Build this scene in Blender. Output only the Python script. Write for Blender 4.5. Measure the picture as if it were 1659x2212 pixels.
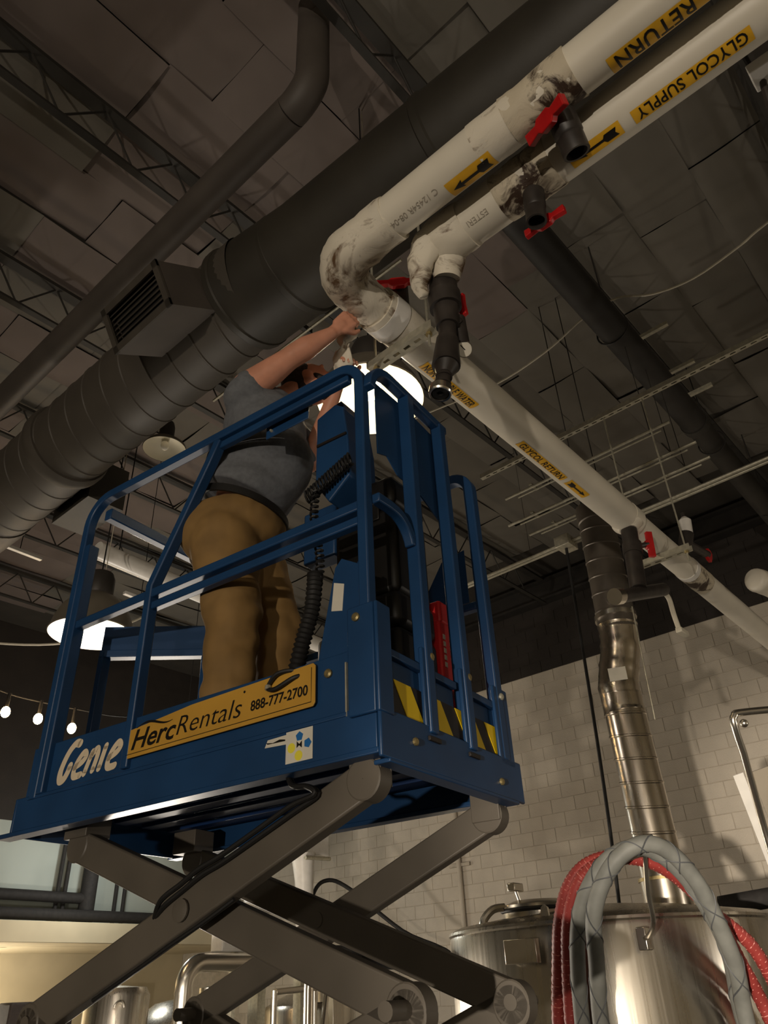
import bpy, bmesh, math, random
from mathutils import Vector, Matrix
R = math.radians
random.seed(7)
for o in list(bpy.data.objects):
    bpy.data.objects.remove(o)
SC = bpy.context.scene
COL = SC.collection

# ------------------------------------------------------------------ camera
CAM_POS = Vector((0.0, 0.0, 1.6))
PITCH, ROLL, HEAD = R(32.6), R(-2.7), R(40.5)
fwd = Vector((math.cos(PITCH) * math.cos(HEAD), math.cos(PITCH) * math.sin(HEAD), math.sin(PITCH)))
rgt = Vector((math.sin(HEAD), -math.cos(HEAD), 0))
upv = rgt.cross(fwd)
r2 = math.cos(ROLL) * rgt + math.sin(ROLL) * upv
u2 = -math.sin(ROLL) * rgt + math.cos(ROLL) * upv
cd = bpy.data.cameras.new('camera')
cd.sensor_fit = 'VERTICAL'
cd.sensor_height = 36.0
cd.lens = 36.0 * 1630.0 / 2212.0
cd.clip_start = 0.05
cam = bpy.data.objects.new('camera', cd)
COL.objects.link(cam)
cam.matrix_world = Matrix(((r2.x, u2.x, -fwd.x, 0), (r2.y, u2.y, -fwd.y, 0), (r2.z, u2.z, -fwd.z, 1.6), (0, 0, 0, 1)))
SC.camera = cam

# ------------------------------------------------------------------ world, exposure, lights
SC.view_settings.view_transform = 'Standard'
SC.view_settings.look = 'None'
SC.view_settings.gamma = 1.0
SC.view_settings.use_curve_mapping = False
SC.view_settings.exposure = 0.0
SC.cycles.use_denoising = True
SC.cycles.sample_clamp_indirect = 4.0
SC.cycles.max_bounces = 4
SC.cycles.diffuse_bounces = 2
SC.cycles.glossy_bounces = 3
SC.cycles.transmission_bounces = 3
SC.cycles.caustics_reflective = False
SC.cycles.caustics_refractive = False
SC.cycles.use_adaptive_sampling = True
SC.cycles.adaptive_threshold = 0.03
w = bpy.data.worlds.new('dim_room_air')
SC.world = w
w.use_nodes = True
w.node_tree.nodes['Background'].inputs[0].default_value = (0.9, 0.86, 0.8, 1)
w.node_tree.nodes['Background'].inputs[1].default_value = 0.008

def light(name, kind, loc, energy, col, size=0.1, aim=None, spot=None, blend=0.3):
    d = bpy.data.lights.new(name, kind)
    d.energy = energy
    d.color = col
    if kind == 'AREA':
        d.size = size
    else:
        d.shadow_soft_size = size
    if kind == 'SPOT':
        d.spot_size = R(spot); d.spot_blend = blend
    o = bpy.data.objects.new(name, d)
    COL.objects.link(o)
    o.location = loc
    if aim is not None:
        o.rotation_euler = (Vector(aim) - Vector(loc)).to_track_quat('-Z', 'Y').to_euler()
    return o
WARM = (1.0, 0.875, 0.725)
# floodlit doorway lamp far behind the photographer, low: throws the lift's shadow on the block wall
light('work_light_beam', 'SPOT', (-8.8, -2.2, 0.45), 1500, WARM, 0.10, (2.2, 1.9, 2.6), 62, 0.5)
# added narrow spot from the same point, brightening the block wall past the lift
light('wall_boost_spot', 'SPOT', (-8.8, -2.2, 0.45), 8200, WARM, 0.10, (11.0, 2.4, 2.8), 14, 1.0)
# added fill lights with no fixtures behind them
light('far_room_fill', 'POINT', (5.6, 14.5, 1.4), 170, (1.0, 0.89, 0.72), 0.15)  # fill added to brighten the soffit and the low room beneath
light('brewhouse_fill', 'POINT', (4.8, 8.1, 1.25), 260, (1.0, 0.89, 0.76), 0.2)  # added below view to light the brewing equipment from the front
light('tank_highlight_fill', 'POINT', (3.4, 5.2, 1.5), 60, (1.0, 0.90, 0.77), 0.12)  # invented source, put in for the highlight on the tank's left
light('brewhouse_side_fill', 'POINT', (5.6, -3.4, 2.0), 75, (1.0, 0.91, 0.80), 0.2)  # unseen fill for the block wall and the lift's end face
light('pale_wall_fill', 'POINT', (7.0, 11.9, 3.7), 75, (0.95, 0.97, 0.92), 0.2)  # added behind the lift to brighten the pale upper wall
light('back_wall_fill', 'POINT', (-6.0, -4.2, 2.2), 170, (1.0, 0.91, 0.80), 0.2)  # added to light the unseen walls that the tank reflects

# ------------------------------------------------------------------ materials
def lin(c):
    return tuple((x / 255 / 12.92) if x / 255 <= 0.04045 else ((x / 255 + 0.055) / 1.055) ** 2.4 for x in c) + (1.0,)
MATS = {}
def mat(name, col, rough=0.5, metal=0.0, var=0.12, scale=6.0, bump=0.0, bscale=40.0, emit=None, estr=0.0, trans=0.0, col2=None, aniso=0.0, spec=0.5):
    m = bpy.data.materials.new(name)
    m.use_nodes = True
    nt = m.node_tree
    b = nt.nodes['Principled BSDF']
    b.inputs['Roughness'].default_value = rough
    b.inputs['Metallic'].default_value = metal
    b.inputs['Specular IOR Level'].default_value = spec
    if trans:
        b.inputs['Transmission Weight'].default_value = trans
    if aniso:
        b.inputs['Anisotropic'].default_value = aniso
    c = lin(col)
    tc = nt.nodes.new('ShaderNodeTexCoord')
    if var > 0:
        n = nt.nodes.new('ShaderNodeTexNoise')
        n.inputs['Scale'].default_value = scale
        n.inputs['Detail'].default_value = 2
        rp = nt.nodes.new('ShaderNodeValToRGB')
        d = lin(col2) if col2 else tuple(x * (1 - 2.2 * var) for x in c[:3]) + (1,)
        rp.color_ramp.elements[0].position = 0.35
        rp.color_ramp.elements[1].position = 0.65
        rp.color_ramp.elements[0].color = d
        rp.color_ramp.elements[1].color = c
        nt.links.new(tc.outputs['Object'], n.inputs['Vector'])
        nt.links.new(n.outputs['Fac'], rp.inputs['Fac'])
        nt.links.new(rp.outputs['Color'], b.inputs['Base Color'])
    else:
        b.inputs['Base Color'].default_value = c
    if bump >= 0.15:
        n2 = nt.nodes.new('ShaderNodeTexNoise')
        n2.inputs['Scale'].default_value = bscale
        n2.inputs['Detail'].default_value = 1.5
        bp = nt.nodes.new('ShaderNodeBump')
        bp.inputs['Strength'].default_value = bump
        bp.inputs['Distance'].default_value = 0.01
        nt.links.new(tc.outputs['Object'], n2.inputs['Vector'])
        nt.links.new(n2.outputs['Fac'], bp.inputs['Height'])
        nt.links.new(bp.outputs['Normal'], b.inputs['Normal'])
    if emit:
        b.inputs['Emission Color'].default_value = lin(emit)
        b.inputs['Emission Strength'].default_value = estr
    MATS[name] = m
    return m

def stained(name, col, dirt, lo, hi, scale, stretch=(1, 1, 1), rough=0.6, bump=0.5, spots=(), depth=0.13):
    """white jacket with brown grime of its own shape"""
    m = mat(name, col, rough, 0, 0)
    nt = m.node_tree
    b = nt.nodes['Principled BSDF']
    tc = nt.nodes['Texture Coordinate']
    mp = nt.nodes.new('ShaderNodeMapping')
    mp.inputs['Scale'].default_value = stretch
    n = nt.nodes.new('ShaderNodeTexNoise')
    n.inputs['Scale'].default_value = scale
    n.inputs['Detail'].default_value = 5
    n.inputs['Roughness'].default_value = 0.65
    n.inputs['Distortion'].default_value = 0.8
    rp = nt.nodes.new('ShaderNodeValToRGB')
    e = rp.color_ramp.elements
    e[0].position = lo; e[0].color = lin(dirt)
    e[1].position = hi; e[1].color = lin(col)
    nt.links.new(tc.outputs['Object'], mp.inputs['Vector'])
    nt.links.new(mp.outputs['Vector'], n.inputs['Vector'])
    fac = n.outputs['Fac']
    if spots:
        # grime gathers around leaking joints: the farther from a joint, the cleaner
        geo = nt.nodes.new('ShaderNodeNewGeometry')
        near = None
        for (sx, sy, sz, sr) in spots:
            d = nt.nodes.new('ShaderNodeVectorMath'); d.operation = 'DISTANCE'
            d.inputs[1].default_value = (sx, sy, sz)
            nt.links.new(geo.outputs['Position'], d.inputs[0])
            mr = nt.nodes.new('ShaderNodeMapRange')
            mr.inputs['From Min'].default_value = sr * 0.35; mr.inputs['From Max'].default_value = sr
            mr.inputs['To Min'].default_value = -depth; mr.inputs['To Max'].default_value = 0.07
            nt.links.new(d.outputs['Value'], mr.inputs['Value'])
            if near is None:
                near = mr.outputs['Result']
            else:
                mn = nt.nodes.new('ShaderNodeMath'); mn.operation = 'MINIMUM'
                nt.links.new(near, mn.inputs[0]); nt.links.new(mr.outputs['Result'], mn.inputs[1]); near = mn.outputs[0]
        ad = nt.nodes.new('ShaderNodeMath'); ad.operation = 'ADD'
        nt.links.new(fac, ad.inputs[0]); nt.links.new(near, ad.inputs[1])
        fac = ad.outputs[0]
    nt.links.new(fac, rp.inputs['Fac'])
    nt.links.new(rp.outputs['Color'], b.inputs['Base Color'])
    bp = nt.nodes.new('ShaderNodeBump')
    bp.inputs['Strength'].default_value = bump
    bp.inputs['Distance'].default_value = 0.01
    nt.links.new(n.outputs['Fac'], bp.inputs['Height'])
    nt.links.new(bp.outputs['Normal'], b.inputs['Normal'])
    return m

def brushed(name, col, rough, stretch, scale=6.0):
    m = mat(name, col, rough, 1.0, 0)
    nt = m.node_tree
    b = nt.nodes['Principled BSDF']
    tc = nt.nodes['Texture Coordinate']
    mp = nt.nodes.new('ShaderNodeMapping')
    mp.inputs['Scale'].default_value = stretch
    n = nt.nodes.new('ShaderNodeTexNoise')
    n.inputs['Scale'].default_value = scale
    n.inputs['Detail'].default_value = 3
    mr = nt.nodes.new('ShaderNodeMapRange')
    mr.inputs['To Min'].default_value = rough * 0.75
    mr.inputs['To Max'].default_value = rough * 1.4
    nt.links.new(tc.outputs['Object'], mp.inputs['Vector'])
    nt.links.new(mp.outputs['Vector'], n.inputs['Vector'])
    nt.links.new(n.outputs['Fac'], mr.inputs['Value'])
    nt.links.new(mr.outputs['Result'], b.inputs['Roughness'])
    bp = nt.nodes.new('ShaderNodeBump')
    bp.inputs['Strength'].default_value = 0.12
    bp.inputs['Distance'].default_value = 0.004
    nt.links.new(n.outputs['Fac'], bp.inputs['Height'])
    nt.links.new(bp.outputs['Normal'], b.inputs['Normal'])
    return m

blue = mat('lift_blue_paint', (28, 66, 108), 0.42, 0, 0.08, 5, 0.05, 90)
blue_in = mat('lift_blue_deck', (20, 54, 104), 0.55, 0, 0.15, 5, 0.1, 60)
armgrey = mat('lift_arm_grey_paint', (100, 93, 83), 0.5, 0, 0.1, 4, 0.08, 40)
zinc = mat('zinc_bolt', (178, 160, 112), 0.4, 0.7, 0.15, 40)
steel = mat('galvanised_strut', (205, 200, 180), 0.45, 0.6, 0.1, 30, 0.05, 120)
white_pvc = mat('white_pipe_jacket', (232, 224, 206), 0.42, 0, 0.05, 3, 0.04, 30)
mastic = stained('stained_mastic_wrap', (226, 217, 198), (104, 78, 52), 0.36, 0.50, 6.5, (1, 1, 2.2), depth=0.07, spots=((1.58, 1.45, 4.11, .20), (1.78, 1.52, 4.12, .16), (1.50, 1.20, 4.11, .06), (1.80, 1.10, 4.13, .13), (1.74, 1.2, 4.02, .10)))
mastic_d = stained('grimy_mastic', (206, 194, 170), (58, 40, 26), 0.37, 0.52, 13.0, spots=((1.545, .43, 4.13, .16), (1.735, .67, 4.10, .17), (5.45, 1.56, 4.11, .14)))
tape_w = mat('white_tape', (236, 232, 224), 0.35, 0, 0.04, 10)
black_pvc = mat('grey_black_pvc', (58, 52, 48), 0.45, 0, 0.2, 14, 0.1, 60)
dark_in = mat('dark_bore', (14, 12, 11), 0.7, 0, 0)
red_pl = mat('red_valve_plastic', (196, 26, 28), 0.38, 0, 0.08, 20)
lab_y = mat('yellow_label', (240, 182, 44), 0.45, 0, 0.06, 20)
ink = mat('black_ink', (16, 13, 10), 0.5, 0, 0)
print_grey = mat('grey_inkjet_print', (168, 158, 142), 0.6, 0, 0)
duct_blk = mat('painted_duct', (74, 68, 60), 0.62, 0, 0.08, 3, 0.08, 14)
duct_slv = mat('dark_duct_sleeve', (50, 46, 38), 0.55, 0, 0.12, 3, 0.15, 9)
grille_m = mat('register_grille', (70, 64, 56), 0.6, 0, 0.1, 8)
grille_dk = mat('register_throat', (16, 14, 12), 0.8, 0, 0)
box_m = mat('register_box', (78, 71, 65), 0.6, 0, 0.08, 4)
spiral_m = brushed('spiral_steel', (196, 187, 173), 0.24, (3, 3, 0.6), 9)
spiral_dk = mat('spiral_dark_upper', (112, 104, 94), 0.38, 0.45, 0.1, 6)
stainless = brushed('brushed_stainless', (208, 201, 188), 0.27, (14, 14, 0.25), 3.0)
chrome = mat('polished_steel', (224, 218, 206), 0.27, 1.0, 0)
black_paint = mat('black_painted_steel', (40, 37, 34), 0.6, 0, 0.15, 6)
joist_m = mat('dark_joist_steel', (42, 39, 34), 0.65, 0, 0.15, 6)
batt_a = mat('insulation_facing_grey', (104, 99, 90), 0.75, 0, 0.07, 1.6, 0.35, 5)
batt_b = mat('insulation_facing_rosy', (108, 97, 91), 0.75, 0, 0.07, 1.6, 0.35, 5)
deck_m = mat('black_roof_deck', (60, 55, 48), 0.8, 0, 0.1, 3)
wall_blk = mat('black_painted_block', (42, 36, 31), 0.75, 0, 0.1, 3, 0.25, 70)
wall_wht = mat('cream_painted_block', (200, 190, 174), 0.6, 0, 0.05, 3, 0.35, 60)
mortar = mat('painted_mortar', (188, 178, 162), 0.75, 0, 0.08, 10)
floor_m = mat('grey_concrete_floor', (120, 116, 108), 0.6, 0, 0.15, 2)
plain_w = mat('cream_plaster', (216, 202, 170), 0.7, 0, 0.04, 2)
green_w = mat('pale_green_wall', (176, 184, 176), 0.65, 0, 0.06, 1.5)
rubber = mat('black_rubber', (26, 25, 24), 0.6, 0, 0.1, 10)
case_m = mat('black_tool_case', (20, 18, 16), 0.45, 0, 0.15, 8, 0.1, 60)
greycase = mat('grey_tool_box', (66, 62, 54), 0.55, 0, 0.1, 8, 0.1, 60)
redcase = mat('red_tool_pack', (214, 40, 42), 0.5, 0, 0.06, 12)
sticker = mat('white_sticker', (222, 216, 200), 0.5, 0, 0.04, 10)
cream = mat('cream_decal', (232, 214, 184), 0.5, 0, 0.03, 10)
amber = mat('amber_plate', (202, 154, 62), 0.42, 0, 0.05, 6)
yellow = mat('hazard_yellow', (246, 208, 20), 0.45, 0, 0.05, 10)
hz_black = mat('hazard_black', (34, 26, 20), 0.55, 0, 0.1, 10)
dec_blue = mat('decal_blue', (30, 104, 170), 0.5, 0, 0)
dec_yel = mat('decal_yellow', (238, 224, 70), 0.5, 0, 0)
skin_m = mat('skin', (214, 150, 122), 0.5, 0, 0.08, 14, 0.08, 120)
shirt_m = mat('heather_grey_shirt', (104, 106, 110), 0.85, 0, 0.08, 60, 0.25, 14)
pants_m = mat('tan_work_trousers', (142, 110, 62), 0.8, 0, 0.12, 9, 0.4, 12)
hair_m = mat('dark_brown_hair', (44, 30, 22), 0.7, 0, 0.25, 60, 0.6, 90)
belt_m = mat('black_belt', (22, 20, 18), 0.5, 0, 0.1, 20)
shoe_m = mat('navy_work_shoe', (34, 40, 60), 0.6, 0, 0.1, 20)
nail_m = mat('fingernail', (226, 178, 156), 0.35, 0, 0)
shade_out = mat('lamp_shade_grey', (120, 112, 98), 0.45, 0.2, 0.06, 6)
shade_dk = mat('lamp_cap_dark', (60, 56, 52), 0.5, 0.2, 0.06, 6)
shade_in = mat('lamp_shade_white_inside', (246, 238, 214), 0.5, 0, 0)
bulb_m = mat('glowing_bulb', (255, 244, 214), 0.4, 0, 0, emit=(255, 226, 170), estr=28.0)
bulb_s = mat('glowing_filament_bulb', (255, 230, 190), 0.4, 0, 0, emit=(255, 206, 140), estr=90.0)
wire_m = mat('white_cable', (206, 198, 178), 0.5, 0, 0.05, 20)
hose_red = mat('red_ribbed_hose', (158, 60, 55), 0.5, 0, 0.1, 12)
hose_rib = mat('hose_rib_pink', (206, 128, 116), 0.45, 0, 0)
hose_gry = mat('grey_braided_hose', (132, 133, 127), 0.6, 0, 0.1, 12)
hose_mark = mat('hose_dark_braid', (84, 86, 88), 0.6, 0, 0)
acrylic = mat('clear_acrylic_panel', (226, 216, 198), 0.15, 0, 0, trans=0.7)
cab_m = mat('dark_cabinet_cloth', (58, 50, 46), 0.8, 0, 0.1, 30)
foam_blk = mat('black_pipe_foam', (40, 37, 35), 0.8, 0, 0.15, 20, 0.2, 40)
gauge_f = mat('gauge_dial_white', (226, 220, 204), 0.4, 0, 0)
# ------------------------------------------------------------------ building helpers
W = {}
def frames(path):
    P = [Vector(p) for p in path]
    T = []
    for i in range(len(P)):
        a = P[max(i - 1, 0)]; b = P[min(i + 1, len(P) - 1)]
        t = (b - a)
        T.append(t.normalized() if t.length > 1e-9 else Vector((0, 0, 1)))
    n = T[0].orthogonal().normalized()
    F = []
    for i in range(len(P)):
        n = (n - T[i] * n.dot(T[i])).normalized()
        F.append((P[i], T[i], n, T[i].cross(n)))
    return F

class MB:
    def __init__(self):
        self.v = []; self.f = []
    def add(self, vs, fs, M=None):
        k = len(self.v)
        for p in vs:
            p = Vector(p)
            self.v.append(M @ p if M is not None else p)
        self.f += [tuple(i + k for i in q) for q in fs]
        return self
    def box(self, lo, hi, M=None):
        x0, y0, z0 = lo; x1, y1, z1 = hi
        vs = [(x0, y0, z0), (x1, y0, z0), (x1, y1, z0), (x0, y1, z0), (x0, y0, z1), (x1, y0, z1), (x1, y1, z1), (x0, y1, z1)]
        fs = [(3, 2, 1, 0), (4, 5, 6, 7), (0, 1, 5, 4), (1, 2, 6, 5), (2, 3, 7, 6), (3, 0, 4, 7)]
        return self.add(vs, fs, M)
    def cbox(self, c, s, M=None):
        return self.box([c[i] - s[i] / 2 for i in range(3)], [c[i] + s[i] / 2 for i in range(3)], M)
    def tube(self, path, r, n=12, cap=True, closed=False):
        F = frames(path)
        rs = r if isinstance(r, (list, tuple)) else [r] * len(F)
        vs = []; fs = []
        for (p, t, a, b), rr in zip(F, rs):
            for i in range(n):
                g = 2 * math.pi * i / n
                vs.append(p + (a * math.cos(g) + b * math.sin(g)) * rr)
        m = len(F)
        for j in range(m - 1 if not closed else m):
            j2 = (j + 1) % m
            for i in range(n):
                i2 = (i + 1) % n
                fs.append((j * n + i, j * n + i2, j2 * n + i2, j2 * n + i))
        if cap and not closed:
            fs.append(tuple(range(n - 1, -1, -1)))
            fs.append(tuple((m - 1) * n + i for i in range(n)))
        return self.add(vs, fs)
    def rect(self, path, wdt, hgt, up=(0, 0, 1), cap=True):
        """rectangular bar swept along a path, mitred"""
        P = [Vector(p) for p in path]; up = Vector(up).normalized()
        vs = []; fs = []
        for i, p in enumerate(P):
            t0 = (P[i] - P[i - 1]).normalized() if i else None
            t1 = (P[i + 1] - P[i]).normalized() if i < len(P) - 1 else None
            t = ((t0 or t1) + (t1 or t0)).normalized()
            k = 1.0
            if t0 is not None and t1 is not None:
                k = 1 / max(0.5, t.dot(t1))
            s = t.cross(up)
            s = s.normalized() if s.length > 1e-6 else Vector((1, 0, 0))
            q = s.cross(t).normalized()
            bend_in_up = abs((t0 or t).cross(t1 or t).dot(s)) if (t0 is not None and t1 is not None) else 0
            bend_in_s = abs((t0 or t).cross(t1 or t).dot(q)) if (t0 is not None and t1 is not None) else 0
            kq = k if bend_in_up > bend_in_s else 1.0
            ks = k if bend_in_s >= bend_in_up else 1.0
            for a, b in ((-1, -1), (1, -1), (1, 1), (-1, 1)):
                vs.append(p + s * (a * wdt / 2 * ks) + q * (b * hgt / 2 * kq))
        m = len(P)
        for j in range(m - 1):
            for i in range(4):
                i2 = (i + 1) % 4
                fs.append((j * 4 + i, j * 4 + i2, j * 4 + 4 + i2, j * 4 + 4 + i))
        if cap:
            fs.append((3, 2, 1, 0)); fs.append(tuple((m - 1) * 4 + i for i in range(4)))
        return self.add(vs, fs)
    def lathe(self, prof, n=24, M=None, cap=False):
        """profile of (radius, height) around +Z"""
        vs = []; fs = []
        for r, z in prof:
            for i in range(n):
                g = 2 * math.pi * i / n
                vs.append((r * math.cos(g), r * math.sin(g), z))
        for j in range(len(prof) - 1):
            for i in range(n):
                i2 = (i + 1) % n
                fs.append((j * n + i, j * n + i2, j * n + n + i2, j * n + n + i))
        if cap:
            fs.append(tuple(range(n - 1, -1, -1)))
            fs.append(tuple((len(prof) - 1) * n + i for i in range(n)))
        return self.add(vs, fs, M)
    def prism(self, poly, t0, t1, M=None):
        """polygon in local XY extruded from z=t0 to z=t1"""
        n = len(poly)
        vs = [(x, y, t0) for x, y in poly] + [(x, y, t1) for x, y in poly]
        fs = [tuple(range(n - 1, -1, -1)), tuple(range(n, 2 * n))]
        for i in range(n):
            j = (i + 1) % n
            fs.append((i, j, n + j, n + i))
        return self.add(vs, fs, M)
    def ball(self, c, r, n=12, s=(1, 1, 1)):
        prof = [(math.sin(math.pi * k / n) * 1.0 + 1e-5, -math.cos(math.pi * k / n)) for k in range(n + 1)]
        M = Matrix.Translation(Vector(c)) @ Matrix.Diagonal((r * s[0], r * s[1], r * s[2], 1))
        return self.lathe(prof, n * 2, M)
    def mesh(self, name, M=None):
        me = bpy.data.meshes.new(name)
        vs = self.v if M is None else [M @ p for p in self.v]
        me.from_pydata([tuple(p) for p in vs], [], self.f)
        me.validate()
        return me
    def build(self, name, m, parent=None, smooth=35, bevel=0.0, kind=None):
        if parent is None:
            if self.v:
                lo = [min(p[i] for p in self.v) for i in range(3)]; hi = [max(p[i] for p in self.v) for i in range(3)]
                Mw = Matrix.Translation(Vector(((lo[0] + hi[0]) / 2, (lo[1] + hi[1]) / 2, lo[2])))
            else:
                Mw = Matrix()
        else:
            Mw = W[parent]
        me = self.mesh(name, Mw.inverted())
        return finish(name, me, m, parent, Mw, smooth, bevel, kind)

def finish(name, me, m, parent, Mw, smooth=35, bevel=0.0, kind=None):
    if m is not None:
        me.materials.append(m)
    bm = bmesh.new(); bm.from_mesh(me)
    bmesh.ops.recalc_face_normals(bm, faces=bm.faces)
    bm.to_mesh(me); bm.free()
    if smooth:
        for p in me.polygons:
            p.use_smooth = True
        me.set_sharp_from_angle(angle=R(smooth))
    o = bpy.data.objects.new(name, me)
    COL.objects.link(o)
    if parent is None:
        o.matrix_world = Mw
    else:
        o.parent = parent
    W[o] = Mw
    if bevel:
        b = o.modifiers.new('bevel', 'BEVEL')
        b.width = bevel; b.segments = 2; b.limit_method = 'ANGLE'; b.angle_limit = R(40)
    if kind:
        o['kind'] = kind
    return o

def tag(o, label, cat, group=None):
    o['label'] = label; o['category'] = cat
    if group:
        o['group'] = group
    return o
def thing(name, loc, label, cat, group=None, rz=0.0):
    o = bpy.data.objects.new(name, None)
    o.empty_display_size = 0.1
    COL.objects.link(o)
    Mw = Matrix.Translation(Vector(loc)) @ Matrix.Rotation(rz, 4, 'Z')
    o.matrix_world = Mw
    W[o] = Mw
    return tag(o, label, cat, group)
def struct(name, mb, m, **k):
    o = mb.build(name, m, **k); o['kind'] = 'structure'; return o
def share(proto, parent, offset, name=None):
    """another piece with the same mesh, moved by offset in its parent's frame"""
    c = proto.copy(); COL.objects.link(c); c.parent = parent
    c.location = proto.location + Vector(offset); W[c] = W[parent]
    return c
def arc(c, r, a0, a1, n, ex, ey):
    c = Vector(c); ex = Vector(ex); ey = Vector(ey)
    return [c + ex * (r * math.cos(a0 + (a1 - a0) * k / n)) + ey * (r * math.sin(a0 + (a1 - a0) * k / n)) for k in range(n + 1)]
def smooth_path(pts, n=6):
    P = [Vector(p) for p in pts]; out = []
    for i in range(len(P) - 1):
        p0 = P[max(i - 1, 0)]; p1 = P[i]; p2 = P[i + 1]; p3 = P[min(i + 2, len(P) - 1)]
        for k in range(n):
            t = k / n
            out.append(0.5 * ((2 * p1) + (p2 - p0) * t + (2 * p0 - 5 * p1 + 4 * p2 - p3) * t * t + (3 * p1 - p0 - 3 * p2 + p3) * t ** 3))
    out.append(P[-1])
    return out
def zto(p, d):
    """matrix placing local +Z along d at p"""
    return Matrix.Translation(Vector(p)) @ Vector(d).to_track_quat('Z', 'Y').to_matrix().to_4x4()
def axes(p, x, y):
    x = Vector(x).normalized(); y = Vector(y); z = x.cross(y).normalized(); y = z.cross(x)
    return Matrix(((x.x, y.x, z.x, p[0]), (x.y, y.y, z.y, p[1]), (x.z, y.z, z.z, p[2]), (0, 0, 0, 1)))

BENCH = bpy.data.scenes.new('workbench')       # an empty side scene, so shaping one mesh does not re-evaluate the whole place
def evaluated_mesh(o):
    BENCH.collection.objects.link(o)
    with bpy.context.temp_override(scene=BENCH, view_layer=BENCH.view_layers[0]):
        dg = bpy.context.evaluated_depsgraph_get()
        return bpy.data.meshes.new_from_object(o.evaluated_get(dg))
def text2d(s, size=1.0, bold=0.0, shear=0.0, width=None, spacing=1.0):
    """flat letter outlines as (verts, faces) in the XY plane, left edge at 0, baseline at 0"""
    c = bpy.data.curves.new('lettering', 'FONT')
    c.body = s; c.size = size; c.offset = bold; c.shear = shear; c.space_character = spacing
    c.resolution_u = 3
    o = bpy.data.objects.new('lettering', c)
    me = evaluated_mesh(o)
    vs = [v.co.copy() for v in me.vertices]; fs = [tuple(p.vertices) for p in me.polygons]
    bpy.data.objects.remove(o); bpy.data.curves.remove(c); bpy.data.meshes.remove(me)
    x0 = min(v.x for v in vs); x1 = max(v.x for v in vs)
    k = 1.0 if width is None else width / (x1 - x0)
    return [Vector(((v.x - x0) * k, v.y, 0)) for v in vs], fs
def split_words(vs, fs, n):
    """cut flat lettering into its n words at the widest gaps"""
    iv = sorted((min(vs[i].x for i in f), max(vs[i].x for i in f)) for f in fs)
    gaps = []; end = iv[0][1]
    for a, b in iv:
        if a > end:
            gaps.append((a - end, (a + end) / 2))
        end = max(end, b)
    cuts = sorted(c for g, c in sorted(gaps, reverse=True)[:n - 1])
    out = []
    for k in range(n):
        lo = cuts[k - 1] if k else -1e9; hi = cuts[k] if k < n - 1 else 1e9
        sel = [f for f in fs if lo < min(vs[i].x for i in f) < hi]
        idx = sorted({i for f in sel for i in f}); mp = {i: j for j, i in enumerate(idx)}
        out.append(([vs[i] for i in idx], [tuple(mp[i] for i in f) for f in sel]))
    return out
def slice_y(vs, fs, cuts):
    bm = bmesh.new()
    bv = [bm.verts.new(v) for v in vs]
    for f in fs:
        try:
            bm.faces.new([bv[i] for i in f])
        except ValueError:
            pass
    for y in cuts:
        bmesh.ops.bisect_plane(bm, geom=bm.verts[:] + bm.edges[:] + bm.faces[:], plane_co=(0, y, 0), plane_no=(0, 1, 0))
    bm.verts.index_update()
    out = [v.co.copy() for v in bm.verts], [tuple(v.index for v in f.verts) for f in bm.faces]
    bm.free()
    return out
# ------------------------------------------------------------------ the setting
X0, X1, Y0, Y1, ZC = -9.5, 11.0, -6.0, 15.6, 7.75
struct('floor', MB().box((X0 - .2, Y0 - .2, -0.2), (X1 + .3, Y1 + .3, 0)), floor_m)
struct('wall_back', MB().box((X0, Y0 - .2, 0), (X1, Y0, ZC + .1)), plain_w)
struct('wall_left', MB().box((X0 - .2, Y0 - .2, 0), (X0, Y1, ZC + .1)), plain_w)
# far end: a lower tasting room under a soffit, pale wall above it, black up to the roof
struct('wall_far', MB().box((X0, Y1, 0), (X1, Y1 + .2, ZC + .1)), plain_w)
struct('wall_far_upper', MB().box((X0, 13.75, 2.80), (X1 - .02, 13.95, 4.35)), green_w)
struct('wall_far_top', MB().box((X0, 13.75, 4.35), (X1 - .02, 13.95, ZC + .1)), wall_blk)
struct('trim_soffit', MB().box((X0, 13.0, 2.50), (X1 - .02, 13.74, 2.80)), plain_w, bevel=.01)
struct('ceiling_low', MB().box((X0, 13.76, 2.5), (X1 - .02, Y1, 2.6)), plain_w)

# right hand wall of painted blocks
BW, BH = 0.41, 0.2035
PAINT = 6.1
wr = struct('wall_right', MB().box((X1 + .006, Y0, 0), (X1 + .3, Y1 + .2, PAINT)), mortar)
wru = struct('wall_right_upper', MB().box((X1 + .006, Y0, PAINT), (X1 + .3, Y1 + .2, ZC + .1)), wall_blk)
def block_mb(m=None):
    mb = MB()
    a, b, e = BW - .005, BH - .005, .004
    x0 = X1
    vs = [(x0, e, e), (x0, a - e, e), (x0, a - e, b - e), (x0, e, b - e),
          (x0 + .007, 0, 0), (x0 + .007, a, 0), (x0 + .007, a, b), (x0 + .007, 0, b)]
    fs = [(3, 2, 1, 0), (0, 1, 5, 4), (1, 2, 6, 5), (2, 3, 7, 6), (3, 0, 4, 7), (4, 5, 6, 7)]
    return mb.add(vs, fs)
proto = None
rest_w, rest_b = MB(), MB()
n_blk = 0
rows = int((ZC) / BH) + 1
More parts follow.
